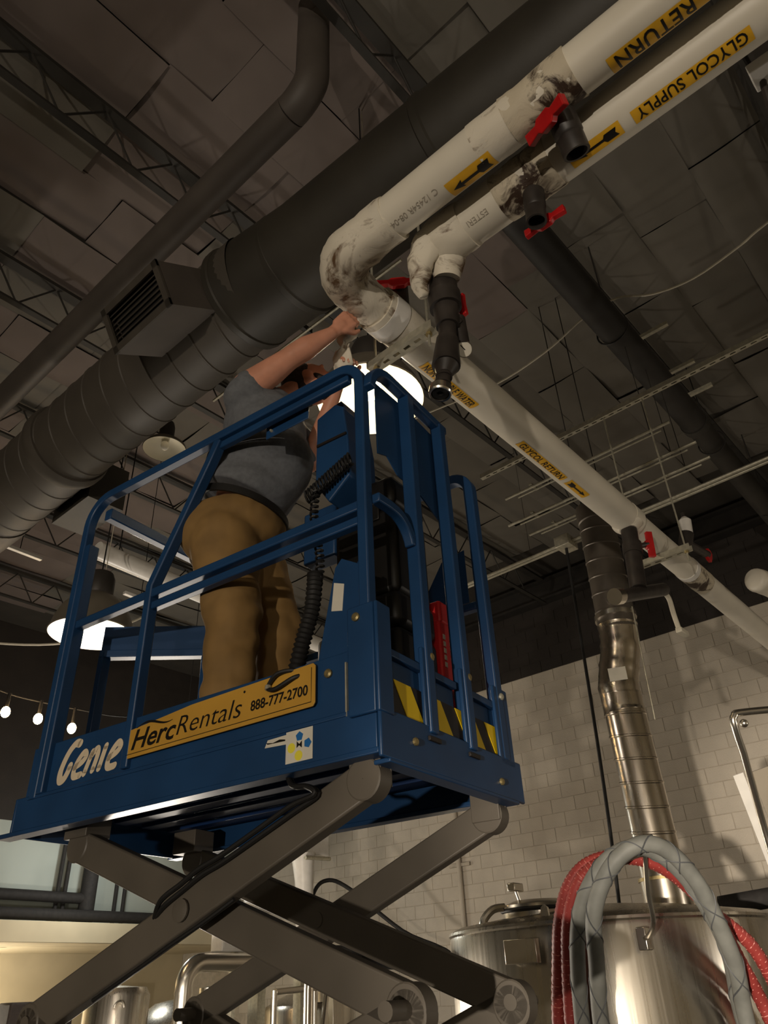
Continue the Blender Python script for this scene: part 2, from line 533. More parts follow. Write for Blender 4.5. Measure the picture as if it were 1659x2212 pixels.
for j in range(rows):
    z = PAINT - 30 * BH + j * BH
    if z < -0.01:
        continue
    for i in range(-14, 52):
        y = i * BW + (BW / 2 if j % 2 else 0) - .1
        if y < Y0 or y + BW > 13.7:
            continue
        top = z >= PAINT - .01
        if not top and z > 1.95 and 1.6 < y < 7.5 and not (z < 2.9 and y < 2.6) and n_blk < 300:
            if proto is None:
                pb = block_mb()
                pb.v = [p + Vector((0, y, z)) for p in pb.v]
                proto = pb.build('block', wall_wht, wr, smooth=0)
                base = Vector((y, z, 0))
            else:
                share(proto, wr, (random.uniform(-.0022, .0006), y - base[0], z - base[1]))
            n_blk += 1
        else:
            b = block_mb()
            (rest_b if top else rest_w).add([p + Vector((0, y, z)) for p in b.v], b.f)
rest_w.build('block_rows', wall_wht, wr, smooth=0, kind='stuff')
rest_b.build('black_block_rows', wall_blk, wru, smooth=0, kind='stuff')
# vertical conduit on the block wall with a strap
cp = thing('wall_conduit', (X1 - .04, 8.1, 0), 'vertical painted conduit strapped to the cream block wall', 'conduit')
MB().tube([(X1 - .045, 8.1, 0), (X1 - .045, 8.1, 4.6)], .04, 10).build('pipe', wall_wht, cp)
MB().cbox((X1 - .02, 8.1, 3.35), (.05, .42, .05)).build('strap', mortar, cp)
# girder at the head of the wall
gd = MB()
gd.box((X1 - .22, Y0, 7.25), (X1 - .02, 13.7, 7.29)); gd.box((X1 - .13, Y0, 7.29), (X1 - .11, 13.7, 7.6)); gd.box((X1 - .22, Y0, 7.6), (X1 - .02, 13.7, 7.64))
tag(gd.build('wall_girder', black_paint), 'black steel girder running along the head of the block wall', 'girder')

# ------------------------------------------------------------------ roof: deck, faced insulation batts, bar joists
ce = struct('ceiling', MB().box((X0, Y0, ZC), (X1, Y1, ZC + .15)), deck_m)
JY = [-4.1, -2.15, -.20, 1.75, 3.70, 5.65, 7.60, 9.55, 11.5]
def batt_mesh(a, b, seed):
    rnd = random.Random(seed)
    mb = MB(); nx, ny = 7, 5; vs = []; fs = []
    ph = rnd.uniform(0, 6)
    for j in range(ny):
        for i in range(nx):
            u, v = i / (nx - 1), j / (ny - 1)
            sag = -.035 * math.sin(math.pi * u) ** .6 * math.sin(math.pi * v) ** .6 + .014 * math.sin(5 * u + ph) * math.sin(4 * v + ph)
            vs.append((u * a, v * b, sag))
    for j in range(ny - 1):
        for i in range(nx - 1):
            k = j * nx + i
            fs.append((k, k + nx, k + nx + 1, k + 1))
    mb.add(vs, fs)
    return mb
LX = 1.22
protos = {}
for m_i, bm_ in enumerate((batt_a, batt_b)):
    for s_ in range(2):
        q = batt_mesh(LX - .004, .648, 11 * m_i + s_).mesh('insulation_batt')
        q.materials.append(bm_)
        for p in q.polygons:
            p.use_smooth = True
        protos[(m_i, s_)] = q
for jy in JY[2:]:
    for k in range(3):
        for i in range(-1, 9):
            x = i * LX + .1 + (0.4 if k == 1 else 0); y = jy + .04 + k * .645
            if x + LX > X1 - .05 or y > 12.5:
                continue
            rosy = 1 if (x < 4.2 and y > 1.2 and random.random() < .62) else 0
            o = bpy.data.objects.new('insulation_batt', protos[(rosy, random.randint(0, 1))])
            COL.objects.link(o); o.parent = ce; W[o] = W[ce]
            o.location = W[ce].inverted() @ Vector((x, y, ZC - .03 + random.uniform(-.02, .008)))
            o.rotation_euler = (R(random.uniform(-1.2, 1.2)), R(random.uniform(-.6, .6)), R(random.uniform(-.5, .5)))
web_p = None
for n_, jy in enumerate(JY):
    where = ['farthest behind the photographer', 'behind the photographer', 'nearest overhead at the top of the picture', 'directly above the white pipe elbow',
             'crossing the upper left corner', 'third from the upper left corner', 'fourth beyond the register', 'fifth beyond the register', 'last before the far wall'][n_]
    jt = thing('bar_joist', (0, jy, 7.15), 'dark open web steel roof joist, ' + where, 'joist', 'roof joists')
    MB().box((-1.2 if n_ > 1 else X0, jy - .032, 7.15), (X1 - .25, jy + .032, 7.175)).build('bottom_chord', joist_m, jt)
    MB().box((-1.2 if n_ > 1 else X0, jy - .055, 7.59), (X1 - .25, jy + .055, 7.63)).build('top_chord', joist_m, jt)
    if n_ < 2:
        continue
    for k in range(18):
        xa = -1.0 + k * .62
        a, b = ((xa, 7.18), (xa + .31, 7.60)) if True else None
        for (p, q) in (((xa, jy, 7.17), (xa + .31, jy, 7.61)), ((xa + .31, jy, 7.61), (xa + .62, jy, 7.17))):
            MB().tube([p, q], .010, 6).build('web_bar', joist_m, jt) if xa < 10.1 else None
# ------------------------------------------------------------------ big painted spiral duct
DX, DZ = 1.985, 5.40
dt = thing('round_duct', (DX, 2.0, DZ), 'large dark painted round spiral duct crossing the ceiling from left', 'duct')
def ytube(mb, y0, y1, r, cx, cz, n=40, ring=None, rw=.012, rh=.006):
    """tube along Y with raised lock seams every `ring` metres"""
    ys = []
    if ring:
        y = y0
        while y < y1 - .02:
            ys += [(y, r), (y + ring - rw * 2, r), (y + ring - rw * 1.4, r + rh), (y + ring - rw * .6, r + rh)]
            y += ring
        ys.append((y1, r))
    else:
        ys = [(y0, r), (y1, r)]
    vs = []; fs = []
    for y, rr in ys:
        for i in range(n):
            g = 2 * math.pi * i / n
            vs.append((cx + rr * math.cos(g), y + .10 * math.cos(g) * (1 if ring else 0), cz + rr * math.sin(g)))
    for j in range(len(ys) - 1):
        for i in range(n):
            i2 = (i + 1) % n
            fs.append((j * n + i, j * n + i2, j * n + n + i2, j * n + n + i))
    mb.add(vs, fs)
    return mb
ytube(MB(), 2.68, 6.25, .322, DX + .002, DZ, ring=.235).build('spiral_section', duct_blk, dt, smooth=25)
MB().tube([(2.10, -3.2, DZ), (2.09, .5, DZ), (2.045, 2.2, DZ), (2.0, 2.80, DZ)], [.292, .296, .320, .346], 44).build('sleeve', duct_slv, dt)
for y, r, x in ((2.77, .347, 2.0), (2.35, .328, 2.04), (1.2, .310, 2.072)):
    MB().tube([(x, y - .03, DZ), (x, y - .02, DZ), (x, y + .02, DZ), (x, y + .03, DZ)], [r - .004, r + .006, r + .006, r - .004], 44).build('collar', duct_slv, dt)
MB().tube([(DX, 4.92, DZ), (DX, 4.97, DZ), (DX, 5.03, DZ), (DX, 5.06, DZ)], [.34, .356, .356, .34], 40).build('flange', duct_blk, dt)
MB().tube([(DX, 6.15, DZ), (DX, 6.3, DZ), (DX, 8.7, DZ + .05)], [.335, .34, .34], 36).build('far_section', duct_blk, dt)
MB().box((2.30, 5.15, 5.15), (2.62, 5.75, 5.55)).build('branch_takeoff', duct_slv, dt)
# register box on the duct's lower left flank
rg = thing('air_register', (1.6, 3.08, 4.96), 'square supply air register box with louvred grille on the duct', 'air register')
yA, yB = 2.793, 3.363
gb, gt = Vector((1.5, 0, 4.962)), Vector((1.36, 0, 5.215)); back = Vector((.40, 0, .245))
def P3(v, y): return Vector((v.x, y, v.z))
pb = MB(); c0 = [P3(gb, yA), P3(gb, yB), P3(gt, yB), P3(gt, yA)]
c1 = [p + back for p in c0]
pb.add(c0 + c1, [(0, 1, 5, 4), (1, 2, 6, 5), (2, 3, 7, 6), (3, 0, 4, 7), (4, 5, 6, 7)])
pb.build('box', box_m, rg, smooth=0)
e_up = (gt - gb).normalized(); hgt = (gt - gb).length; nrm = -back.normalized()
GM = axes(P3(gb, yA), (0, 1, 0), e_up)       # local x along Y, y up the grille
sgn = 1 if (GM.to_3x3() @ Vector((0, 0, 1))).dot(nrm) > 0 else -1
Lg = yB - yA
for lo, hi in (((0, 0), (Lg, .035)), ((0, hgt - .035), (Lg, hgt)), ((0, 0), (.035, hgt)), ((Lg - .035, 0), (Lg, hgt))):
    MB().box((lo[0] - .004, lo[1] - .004, 0), (hi[0] + .004, hi[1] + .004, sgn * .016), GM).build('grille_frame', grille_m, rg, smooth=0)
MB().box((.03, .03, -sgn * .07), (Lg - .03, hgt - .03, -sgn * .06), GM).build('throat', grille_dk, rg, smooth=0)
for k in range(7):
    y = .045 + k * (hgt - .07) / 7
    Mk = GM @ Matrix.Translation((Lg / 2, y + .01, -sgn * .018)) @ Matrix.Rotation(R(-38 * sgn), 4, 'X')
    MB().cbox((0, 0, 0), (Lg - .065, .026, .003), Mk).build('louvre', grille_m, rg, smooth=0)
# smaller duct above it, parallel
sd = thing('small_duct', (1.77, 3.0, 6.5), 'slim dark round duct running high up beside the big duct', 'duct')
MB().tube([(1.77, 2.15, 6.5), (1.77, 9.5, 6.5)], .112, 24).build('run', box_m, sd)
MB().tube(arc((1.77, 2.15, 6.70), .20, R(-90), R(0), 8, (0, -1, 0), (0, 0, 1)) + [Vector((1.77, 1.95, 7.58))], .112, 20).build('riser', box_m, sd)
# dark main pipe above the glycol pipe, running away to the right
tm = thing('dark_main_pipe', (6, 1.55, 6.55), 'dark grey round main pipe hung high, running away to the right', 'pipe')
MB().tube([(2.7, 1.53, 6.55), (6.95, 1.56, 6.55)], .135, 24).build('run', black_paint, tm)
MB().tube([(6.95, 1.56, 6.55), (7.0, 1.56, 6.55), (10.7, 1.62, 6.55)], [.128, .12, .12], 24).build('run', joist_m, tm)
MB().tube([(6.9, 1.56, 6.55), (7.0, 1.56, 6.55)], .145, 24).build('coupling', joist_m, tm)
for x in (3.2, 5.1, 7.4, 9.2):
    MB().tube(arc((x, 1.56, 6.55), .145, 0, 2 * math.pi, 20, (0, 1, 0), (0, 0, 1)), .008, 6).build('hanger_ring', black_paint, tm)
    MB().tube([(x, 1.56, 6.69), (x, 1.56, 7.7)], .007, 6).build('hanger_rod', black_paint, tm)
for x, y_ in ((5.9, 1.62), (6.6, 1.64), (7.1, 1.65)):
    tag(MB().box((x - .02, y_ - .35, 7.02), (x + .02, y_ + .02, 7.06)).build('strut_stub', steel), 'short bright strut stub %s along the dark main pipe' % {5.9: 'first', 6.6: 'second', 7.1: 'third'}[x], 'strut', 'strut stubs')
# slotted strut and conduits crossing below the joists
def slotted(name, p0, p1, wd, ht, label, cat, slot=.1, group=None):
    p0, p1 = Vector(p0), Vector(p1); L = (p1 - p0).length
    M = axes(p0, p1 - p0, (0, 0, 1))
    t = thing(name, tuple((p0 + p1) / 2), label, cat, group)
    # local x along, y up, z sideways ; the slotted web faces down
    b = MB()
    n = int(L / slot); s0 = (L - n * slot) / 2
    sw, sl = wd * .30, slot * .55
    z0, z1 = -wd / 2, wd / 2
    b.box((0, 0, z0), (L, .003, -sw / 2), M); b.box((0, 0, sw / 2), (L, .003, z1), M)
    x = 0
    for k in range(n):
        c = s0 + (k + .5) * slot
        b.box((x, 0, -sw / 2), (c - sl / 2, .003, sw / 2), M); x = c + sl / 2
    b.box((x, 0, -sw / 2), (L, .003, sw / 2), M)
    b.build('slotted_web', steel, t, smooth=0)
    MB().box((0, .003, z0), (L, ht, z0 + .003), M).build('flange', steel, t, smooth=0)
    MB().box((0, .003, z1 - .003), (L, ht, z1), M).build('flange', steel, t, smooth=0)
    return t
ZS = 5.43
slotted('slotted_strut', (4.775, -.6, ZS), (4.775, 2.92, ZS), .042, .042, 'long bright slotted strut channel carrying the pipe hanger rods', 'strut', .075)
for x, y0, y1, k in ((5.20, 1.35, 2.95, 'nearest the slotted strut'), (5.62, 1.3, 3.2, 'second beyond the slotted strut'), (5.92, 1.3, 3.15, 'third beyond the slotted strut')):
    t = thing('conduit_pair', (x, (y0 + y1) / 2, ZS), 'thin galvanised conduit pair %s' % k, 'conduit', 'ceiling conduits')
    MB().tube([(x, y0, ZS), (x, y1, ZS)], .013, 8).build('conduit', steel, t)
    MB().tube([(x + .06, y0 + .1, ZS), (x + .06, y1 - .1, ZS)], .009, 8).build('conduit', steel, t)
    MB().box((x - .03, y1 - .3, ZS + .014), (x + .1, y1 - .27, ZS + .03)).build('clamp', steel, t)
    MB().tube([(x + .03, 1.53, ZS - .005), (x + .03, 1.53, 6.44)], .004, 5).build('hanger_rod', joist_m, t)
t = thing('double_conduit', (6.32, 2.6, ZS), 'long double run of bright conduit near the back wall', 'conduit')
for dx in (0, .055):
    MB().tube([(6.30 + dx, .2, ZS), (6.34 + dx, 4.4, ZS)], .017, 8).build('conduit', steel, t)
MB().cbox((6.34, 2.98, ZS + .0), (.2, .16, .12)).build('junction_box', steel, t, bevel=.006)
for y in (3.4,):
    MB().tube([(6.34, y, ZS + .02), (6.34, y, 7.64)], .003, 5).build('hanger_rod', deck_m, t)
# loose white cable
cab = [(4.87, 3.9, 6.66), (4.87, 3.48, 6.6), (5.0, 2.76, 6.6), (4.96, 2.16, 6.6), (4.95, 1.72, 6.72), (4.97, 1.40, 6.74), (5.03, 1.12, 6.62), (5.09, .78, 6.6), (5.03, .37, 6.6), (4.96, .12, 6.6), (4.9, -.8, 6.7), (4.9, -1.5, 7.2)]
tag(MB().tube(smooth_path(cab, 5), .011, 6).build('loose_cable', wire_m), 'loose white cable strung below the insulated roof at right', 'cable')
tag(MB().tube(smooth_path([(6.33, 2.98, ZS - .06), (6.33, 3.0, 4.7), (6.36, 3.06, 3.4), (6.36, 3.12, 2.35), (6.3, 3.2, 1.2)], 6), .016, 8).build('hanging_cord', rubber), 'dark drop cord hanging in front of the block wall', 'cord')
tag(MB().tube(smooth_path([(5.68, 2.44, 5.42), (5.68, 2.46, 4.6), (5.70, 2.48, 3.9), (5.72, 2.5, 3.3)], 4), .010, 6).build('pull_rope', black_paint), 'second dark rope hanging left of the steel spiral duct', 'rope')

# ------------------------------------------------------------------ glycol pipes
PZ = 4.20
def cyl_y(cx, r):     # (along, angle) -> point on a pipe running along Y
    return lambda s, a, k=0.0: Vector((cx + (r + k) * math.cos(a), s, PZ + (r + k) * math.sin(a)))
YB = lambda x: 1.528 + .013 * (x - 1.7)
def cyl_x(r):
    return lambda s, a, k=0.0: Vector((s, YB(s) + (r + k) * math.cos(a), PZ + (r + k) * math.sin(a)))
def patch(fn, s0, s1, a0, a1, k, n=12):
    mb = MB(); vs = []; fs = []
    for i in range(n + 1):
        a = a0 + (a1 - a0) * i / n
        vs += [fn(s0, a, k), fn(s1, a, k)]
    for i in range(n):
        fs.append((2 * i, 2 * i + 1, 2 * i + 3, 2 * i + 2))
    return mb.add(vs, fs)
def wrap2d(fn, r, vs, fs, s0, amid, k, sign=1, h=None):
    h = h or max(v.y for v in vs)
    vs, fs = slice_y(vs, fs, [h * i / 8 for i in range(1, 8)])
    return MB().add([fn(s0 + v.x, amid + sign * (v.y - h / 2) / r, k) for v in vs], fs)
def arrow2d(L, h):
    return [Vector(p + (0,)) for p in ((0, h * .95), (.05 * L, h * .5), (0, h * .05), (.27 * L, h * .05), (.32 * L, h * .36), (.76 * L, h * .36), (.73 * L, h * .1), (L, h * .5), (.73 * L, h * .9), (.76 * L, h * .64), (.32 * L, h * .64), (.27 * L, h * .95))], [(0, 1, 10, 11), (1, 2, 3, 4), (1, 4, 5, 9, 10), (6, 7, 8, 9, 5)]
def label(pipe, fn, r, s0, s1, amid, aw, text=None, arrow=False, sign=1):
    lb = patch(fn, s0, s1, amid - aw, amid + aw, .0012).build('label', lab_y, pipe)
    h = 2 * aw * r
    if text:
        vs, fs = text2d(text, 1.0, .012, 0, None, 1.04)
        hh = max(v.y for v in vs); ww = max(v.x for v in vs)
        k = h * .76 / hh; kx = (s1 - s0) * .92 / ww
        vs = [Vector((v.x * kx, v.y * k, 0)) for v in vs]
        ht = max(v.y for v in vs)
        for wv, wf in split_words(vs, fs, len(text.split())):
            wrap2d(fn, r, wv, wf, s0 + (s1 - s0) * .04, amid, .0022, sign, ht).build('lettering', ink, lb, smooth=0)
    if arrow:
        vs, fs = arrow2d((s1 - s0) * .84, h * .62)
        wrap2d(fn, r, vs, fs, s0 + (s1 - s0) * .08, amid, .0022, sign).build('arrow', ink, lb, smooth=0)

def lumpy(path, r, n, amp, seed, freq=9.0):
    """bumpy hand-wrapped sleeve"""
    from mathutils import noise
    F = frames(path); mb = MB(); vs = []; fs = []
    rs = r if isinstance(r, (list, tuple)) else [r] * len(F)
    for (p, t, a, b), rr in zip(F, rs):
        for i in range(n):
            g = 2 * math.pi * i / n
            d = a * math.cos(g) + b * math.sin(g)
            q = p + d * rr
            vs.append(q + d * amp * (noise.noise(q * freq + Vector((seed, 0, 0))) + .5 * noise.noise(q * freq * 2.7)))
    for j in range(len(F) - 1):
        for i in range(n):
            i2 = (i + 1) % n
            fs.append((j * n + i, j * n + i2, j * n + n + i2, j * n + n + i))
    fs.append(tuple(range(n - 1, -1, -1))); fs.append(tuple((len(F) - 1) * n + i for i in range(n)))
    return mb.add(vs, fs)
def line(p, q, n):
    p, q = Vector(p), Vector(q)
    return [p.lerp(q, k / n) for k in range(n + 1)]

RX, RR = 1.50, .0865
SX, SR = 1.733, .0957
rp = thing('glycol_return_pipe', (RX, .5, PZ), 'white jacketed glycol return pipe with dirty elbow, turning away to the right', 'pipe')
MB().tube([(RX, -3.0, PZ), (RX, 1.24, PZ)], RR, 40).build('jacket', white_pvc, rp)
MB().tube([(2.0, YB(2.0), PZ), (4.34, YB(4.34), PZ)], .1010, 40).build('jacket', white_pvc, rp)
MB().tube([(4.34, YB(4.34), PZ), (10.98, YB(10.98), PZ)], .088, 36).build('jacket', white_pvc, rp)
elb = line((RX, 1.16, PZ), (RX, 1.36, PZ), 6) + arc((RX + .17, 1.36, PZ), .17, R(180), R(90), 14, (1, 0, 0), (0, 1, 0))[1:] + line((RX + .17, 1.53, PZ), (1.84, YB(1.84), PZ), 6)[1:]
ne = len(elb)
lumpy(elb, [.092 + .012 * math.sin(math.pi * k / (ne - 1)) for k in range(ne)], 36, .012, 3).build('elbow_wrap', mastic, rp, smooth=60)
lumpy(line((1.80, YB(1.8), PZ), (2.04, YB(2.0), PZ), 8), .105, 36, .004, 9).build('wrap_sleeve', mastic, rp, smooth=60)
MB().tube(line((1.83, YB(1.83), PZ), (1.92, YB(1.92), PZ), 2), .1085, 36).build('tape_band', tape_w, rp)
for y in (1.19, ):
    MB().tube([(RX, y - .02, PZ), (RX, y + .02, PZ)], .090, 36).build('seam_band', white_pvc, rp)
MB().tube([(4.25, YB(4.25), PZ), (4.37, YB(4.3), PZ)], .1035, 36).build('seam_band', white_pvc, rp)
lumpy(line((5.33, YB(5.3), PZ), (5.62, YB(5.6), PZ), 8), .0915, 32, .004, 5).build('grimy_joint', mastic_d, rp, smooth=60)
MB().tube([(5.28, YB(5.2), PZ), (5.34, YB(5.3), PZ)], .093, 36).build('tape_band', tape_w, rp)
fy = cyl_y(RX, RR)
label(rp, fy, RR, -.36, .24, R(-72), R(27), 'GLYCOL RETURN')
label(rp, fy, RR, .70, .90, R(-76), R(27), arrow=True)
fb = cyl_x(.1010)
label(rp, fb, .101, 2.145, 2.565, R(-82), R(17), 'NON POTABLE WATER', sign=-1)
label(rp, fb, .101, 2.98, 3.46, R(-84), R(15), 'GLYCOL RETURN', sign=-1)
label(rp, fb, .101, 3.50, 3.72, R(-86), R(16), arrow=True, sign=-1)
vs, fs = text2d('C 12454R 08-04-16 01:1', .034, 0, .1)
wrap2d(fy, RR, vs, fs, .93, R(-104), .0015).build('inkjet_print', print_grey, rp, smooth=0)
# grimy tee wrap at the first drain valve
lumpy(line((RX, .34, PZ), (RX, .60, PZ), 12), .0895, 36, .006, 21, 14).build('tee_wrap', mastic_d, rp, smooth=60)
lumpy(line((RX, .56, PZ), (RX, .74, PZ), 8), .0880, 36, .003, 23).build('wrap_sleeve', mastic, rp, smooth=60)

sp = thing('glycol_supply_pipe', (SX, .3, PZ), 'white jacketed glycol supply pipe ending in torn wrap beside the return pipe', 'pipe')
MB().tube([(SX, -3.0, PZ), (SX, 1.02, PZ)], SR, 40).build('jacket', white_pvc, sp)
fs_ = cyl_y(SX, SR)
label(sp, fs_, SR, -.145, .262, R(-95), R(16), 'GLYCOL SUPPLY')
label(sp, fs_, SR, .305, .505, R(-96), R(17), arrow=True)
vs, fs = text2d('ESTERI', .034, 0, 0)
wrap2d(fs_, SR, vs, fs, .845, R(-122), .0015).build('inkjet_print', print_grey, sp, smooth=0)
lumpy(line((SX, .56, PZ), (SX, .80, PZ), 12), .0985, 36, .006, 31, 14).build('tee_wrap', mastic_d, sp, smooth=60)
lumpy(line((SX, .96, PZ), (SX, 1.22, PZ), 10), [.099, .103, .106, .108, .110, .110, .108, .104, .098, .086, .06], 36, .014, 41).build('torn_wrap', mastic, sp, smooth=60)
# hanging tongue of torn wrap
tq = lumpy(smooth_path([(SX - .055, 1.13, PZ - .03), (SX - .05, 1.17, PZ - .10), (SX - .03, 1.205, PZ - .17), (SX + .0, 1.215, PZ - .235)], 4), [.062, .062, .06, .058, .056, .054, .05, .046, .042, .036, .03, .024, .012], 24, .016, 77, 16)
tq.build('torn_flap', mastic, sp, smooth=60)
lumpy(line((SX + .03, 1.10, PZ - .06), (SX + .055, 1.13, PZ - .15), 5), [.075, .075, .07, .066, .062, .058], 24, .008, 51).build('torn_collar', mastic, sp, smooth=60)

# ------------------------------------------------------------------ drain valves and fittings
def ball_valve(name, p, d, L, r, hdir, label_, cat='valve', hax=(0, 1, 0), hpos=.45, hl=.105, grp=None):
    """dark PVC spigot from p along d with a red T handle on its flank"""
    p = Vector(p); d = Vector(d).normalized(); hd = Vector(hdir).normalized()
    M = zto(p, d)
    t = thing(name, tuple(p + d * L), label_, cat, grp)
    prof = [(r * .86, 0), (r * .86, L * .18), (r * 1.06, L * .22), (r * 1.06, L * .62), (r * .96, L * .66), (r, L * .7), (r, L), (r * .80, L), (r * .80, L * .72), (r * .62, L * .70), (r * .62, L * .45), (.001, L * .45)]
    MB().lathe(prof, 28, M).build('spigot', black_pvc, t)
    MB().lathe([(r * .63, L * .46), (.001, L * .46)], 28, M).build('bore', dark_in, t)
    c = p + d * (L * hpos)
    st = c + hd * (r * 1.45)
    MB().tube([c + hd * (r * .9), st], r * .42, 14).build('stem', black_pvc, t)
    ax = Vector(hax); ax = (ax - hd * ax.dot(hd)).normalized()
    HM = axes(st, ax, hd.cross(ax))
    h = MB()
    w2, tk = r * .42, r * .62
    sg = 1 if (HM.to_3x3() @ Vector((0, 0, 1))).dot(hd) > 0 else -1
    poly = [(-hl, -w2 * 1.15), (-hl * .42, -w2 * .8), (-hl * .28, -w2 * 1.5), (hl * .28, -w2 * 1.5), (hl * .42, -w2 * .8), (hl, -w2 * 1.15),
            (hl, w2 * 1.15), (hl * .42, w2 * .8), (hl * .28, w2 * 1.5), (-hl * .28, w2 * 1.5), (-hl * .42, w2 * .8), (-hl, w2 * 1.15)]
    h.prism(poly, 0, sg * tk, HM)
    h.build('handle', red_pl, t, smooth=0, bevel=.004)
    return t
ball_valve('drain_valve', (RX + .03, .44, PZ - .05), (.46, .03, -.86), .19, .047, (-.82, .42, -.40), 'dark drain spigot with red handle on the return pipe', hpos=.36, hl=.095)
ball_valve('drain_valve', (SX - .005, .665, PZ - .06), (.03, .10, -1), .19, .038, (.95, .0, .05), 'dark drain spigot with red handle on the supply pipe', hpos=.72, hl=.085)
# end drop of the supply pipe: dark fittings, strainer, gauge
dr = thing('supply_drop', (1.76, 1.2, 3.52), 'dark pipe drop with gauge and capped end below torn pipe wrap', 'pipe fitting')
MB().tube(smooth_path([(1.79, 1.155, 4.17), (1.80, 1.16, 4.05), (1.805, 1.165, 3.97)], 3), .058, 22).build('elbow_drop', black_pvc, dr)
def seg(name, a, b, r0, r1, m=black_pvc):
    return MB().tube([a, b], [r0, r1], 22).build(name, m, dr)
seg('coupling', (1.805, 1.165, 4.0), (1.812, 1.168, 3.93), .068, .066)
seg('valve_body', (1.812, 1.168, 3.95), (1.815, 1.172, 3.83), .054, .046)
seg('nipple', (1.815, 1.172, 3.84), (1.812, 1.178, 3.74), .036, .036)
seg('strainer', (1.812, 1.178, 3.76), (1.800, 1.19, 3.62), .044, .056)
seg('reducer', (1.800, 1.19, 3.62), (1.792, 1.197, 3.575), .050, .03)
seg('nipple', (1.792, 1.197, 3.585), (1.772, 1.205, 3.49), .028, .028)
for z_, x_, y_ in ((3.56, 1.788, 1.198), (3.52, 1.779, 1.202)):
    seg('hex_ring', (x_, y_, z_ + .006), (x_ - .001, y_, z_ - .006), .033, .033)
CM = zto((1.770, 1.206, 3.50), (-.12, .06, -1))
MB().lathe([(.026, -.005), (.042, 0), (.044, .03), (.040, .036), (.034, .034), (.032, .012), (.001, .012)], 24, CM).build('cam_cap', chrome, dr)
MB().lathe([(.033, .013), (.030, .03), (.012, .03), (.012, .02), (.001, .02)], 20, CM).build('plug', rubber, dr)
seg('side_tee', (1.815, 1.172, 3.90), (1.865, 1.158, 3.86), .032, .034)
seg('side_leg', (1.868, 1.157, 3.90), (1.890, 1.160, 3.77), .034, .030)
GMx = zto((1.893, 1.158, 3.752), (-.42, -.52, -.62))
gg = MB().lathe([(.001, -.022), (.030, -.022), (.034, -.012), (.034, .008), (.030, .008)], 28, GMx).build('gauge', chrome, dr)
MB().lathe([(.0305, .0065), (.001, .0065)], 28, GMx).build('dial', gauge_f, gg)
MB().box((-.002, -.004, .0068), (.002, .022, .0076), GMx @ Matrix.Rotation(R(50), 4, 'Z')).build('needle', ink, gg, smooth=0)
HM = axes((1.880, 1.135, 3.985), (.2, .1, -1), (0, 1, .1))
MB().prism([(-.05, -.014), (.0, -.012), (.05, -.016), (.055, .012), (.01, .022), (-.045, .012)], 0, .022, HM).build('handle', red_pl, dr, smooth=0, bevel=.003)
MB().tube([(1.825, 1.165, 3.98), (1.875, 1.14, 3.985)], .018, 12).build('stem', black_pvc, dr)
# another red handled valve behind the elbow
bv = thing('isolating_valve', (1.98, 1.52, 4.42), 'red handled valve standing on the pipe behind the dirty elbow', 'valve')
MB().tube([(1.98, 1.53, 4.29), (1.98, 1.53, 4.50)], .045, 18).build('body', black_pvc, bv)
MB().tube([(1.97, 1.52, 4.44), (1.925, 1.49, 4.44)], .02, 12).build('stem', black_pvc, bv)
HM = axes((1.925, 1.49, 4.44), (.62, -.78, .02), (0, 0, 1))
MB().prism([(-.11, -.014), (-.045, -.014), (-.03, -.03), (.03, -.03), (.045, -.014), (.11, -.014), (.11, .018), (.045, .016), (.03, .026), (-.03, .026), (-.045, .016), (-.11, .018)], -.012, .012, HM).build('handle', red_pl, bv, smooth=0, bevel=.003)
# trapeze hangers under the pipe
def trapeze(x, zt, ztop, lab, la, ys):
    t = slotted('pipe_trapeze', (x, ys[0], zt - .045), (x, ys[1], zt - .045), .055, .042, lab, 'pipe hanger', la)
    for y in (ys[0] + .035, ys[1] - .035):
        MB().tube([(x, y, zt - .12), (x, y, ztop)], .0065, 8).build('rod', steel, t)
        MB().lathe([(.015, -.006), (.015, .008)], 6, Matrix.Translation((x, y, zt - .052)), cap=True).build('nut', zinc, t, smooth=0)
    return t
trapeze(1.965, PZ - .107, 5.11, 'slotted trapeze channel under the pipe beside the elbow', .062, (1.335, 1.72))
trapeze(4.775, PZ - .09, ZS + .02, 'slotted trapeze channel under the far end of pipe', .08, (1.35, 1.75))
# drain tee further along
dn = thing('far_drain', (4.2, 1.56, 3.55), 'dark drain tee with red handle hanging under the pipe', 'pipe fitting')
MB().tube(smooth_path([(4.29, 1.56, 4.12), (4.27, 1.56, 4.0), (4.22, 1.56, 3.74), (4.2, 1.56, 3.64)], 4), .052, 20).build('drop', black_pvc, dn)
MB().tube([(4.275, 1.56, 3.99), (4.255, 1.56, 3.90)], .062, 20).build('coupling', black_pvc, dn)
lumpy(line((4.29, 1.56, 4.145), (4.285, 1.56, 4.10), 4), [.10, .095, .08, .065, .06], 24, .008, 61).build('torn_collar', mastic, dn, smooth=60)
MB().tube([(3.98, 1.60, 3.53), (4.47, 1.50, 3.71)], .042, 18).build('tee_run', black_pvc, dn)
MB().tube([(3.93, 1.61, 3.515), (3.99, 1.60, 3.535)], [.05, .05], 18).build('cam_cap', chrome, dn)
MB().tube(smooth_path([(4.45, 1.5, 3.69), (4.52, 1.5, 3.66), (4.53, 1.5, 3.56), (4.55, 1.5, 3.47)], 4), .016, 10).build('hose_tail', wire_m, dn)
MB().cbox((4.60, 1.5, 3.455), (.12, .04, .035)).build('hose_end', wire_m, dn, bevel=.006)
HM = axes((4.38, 1.48, 4.0), (.1, .1, -1), (.8, -.6, 0))
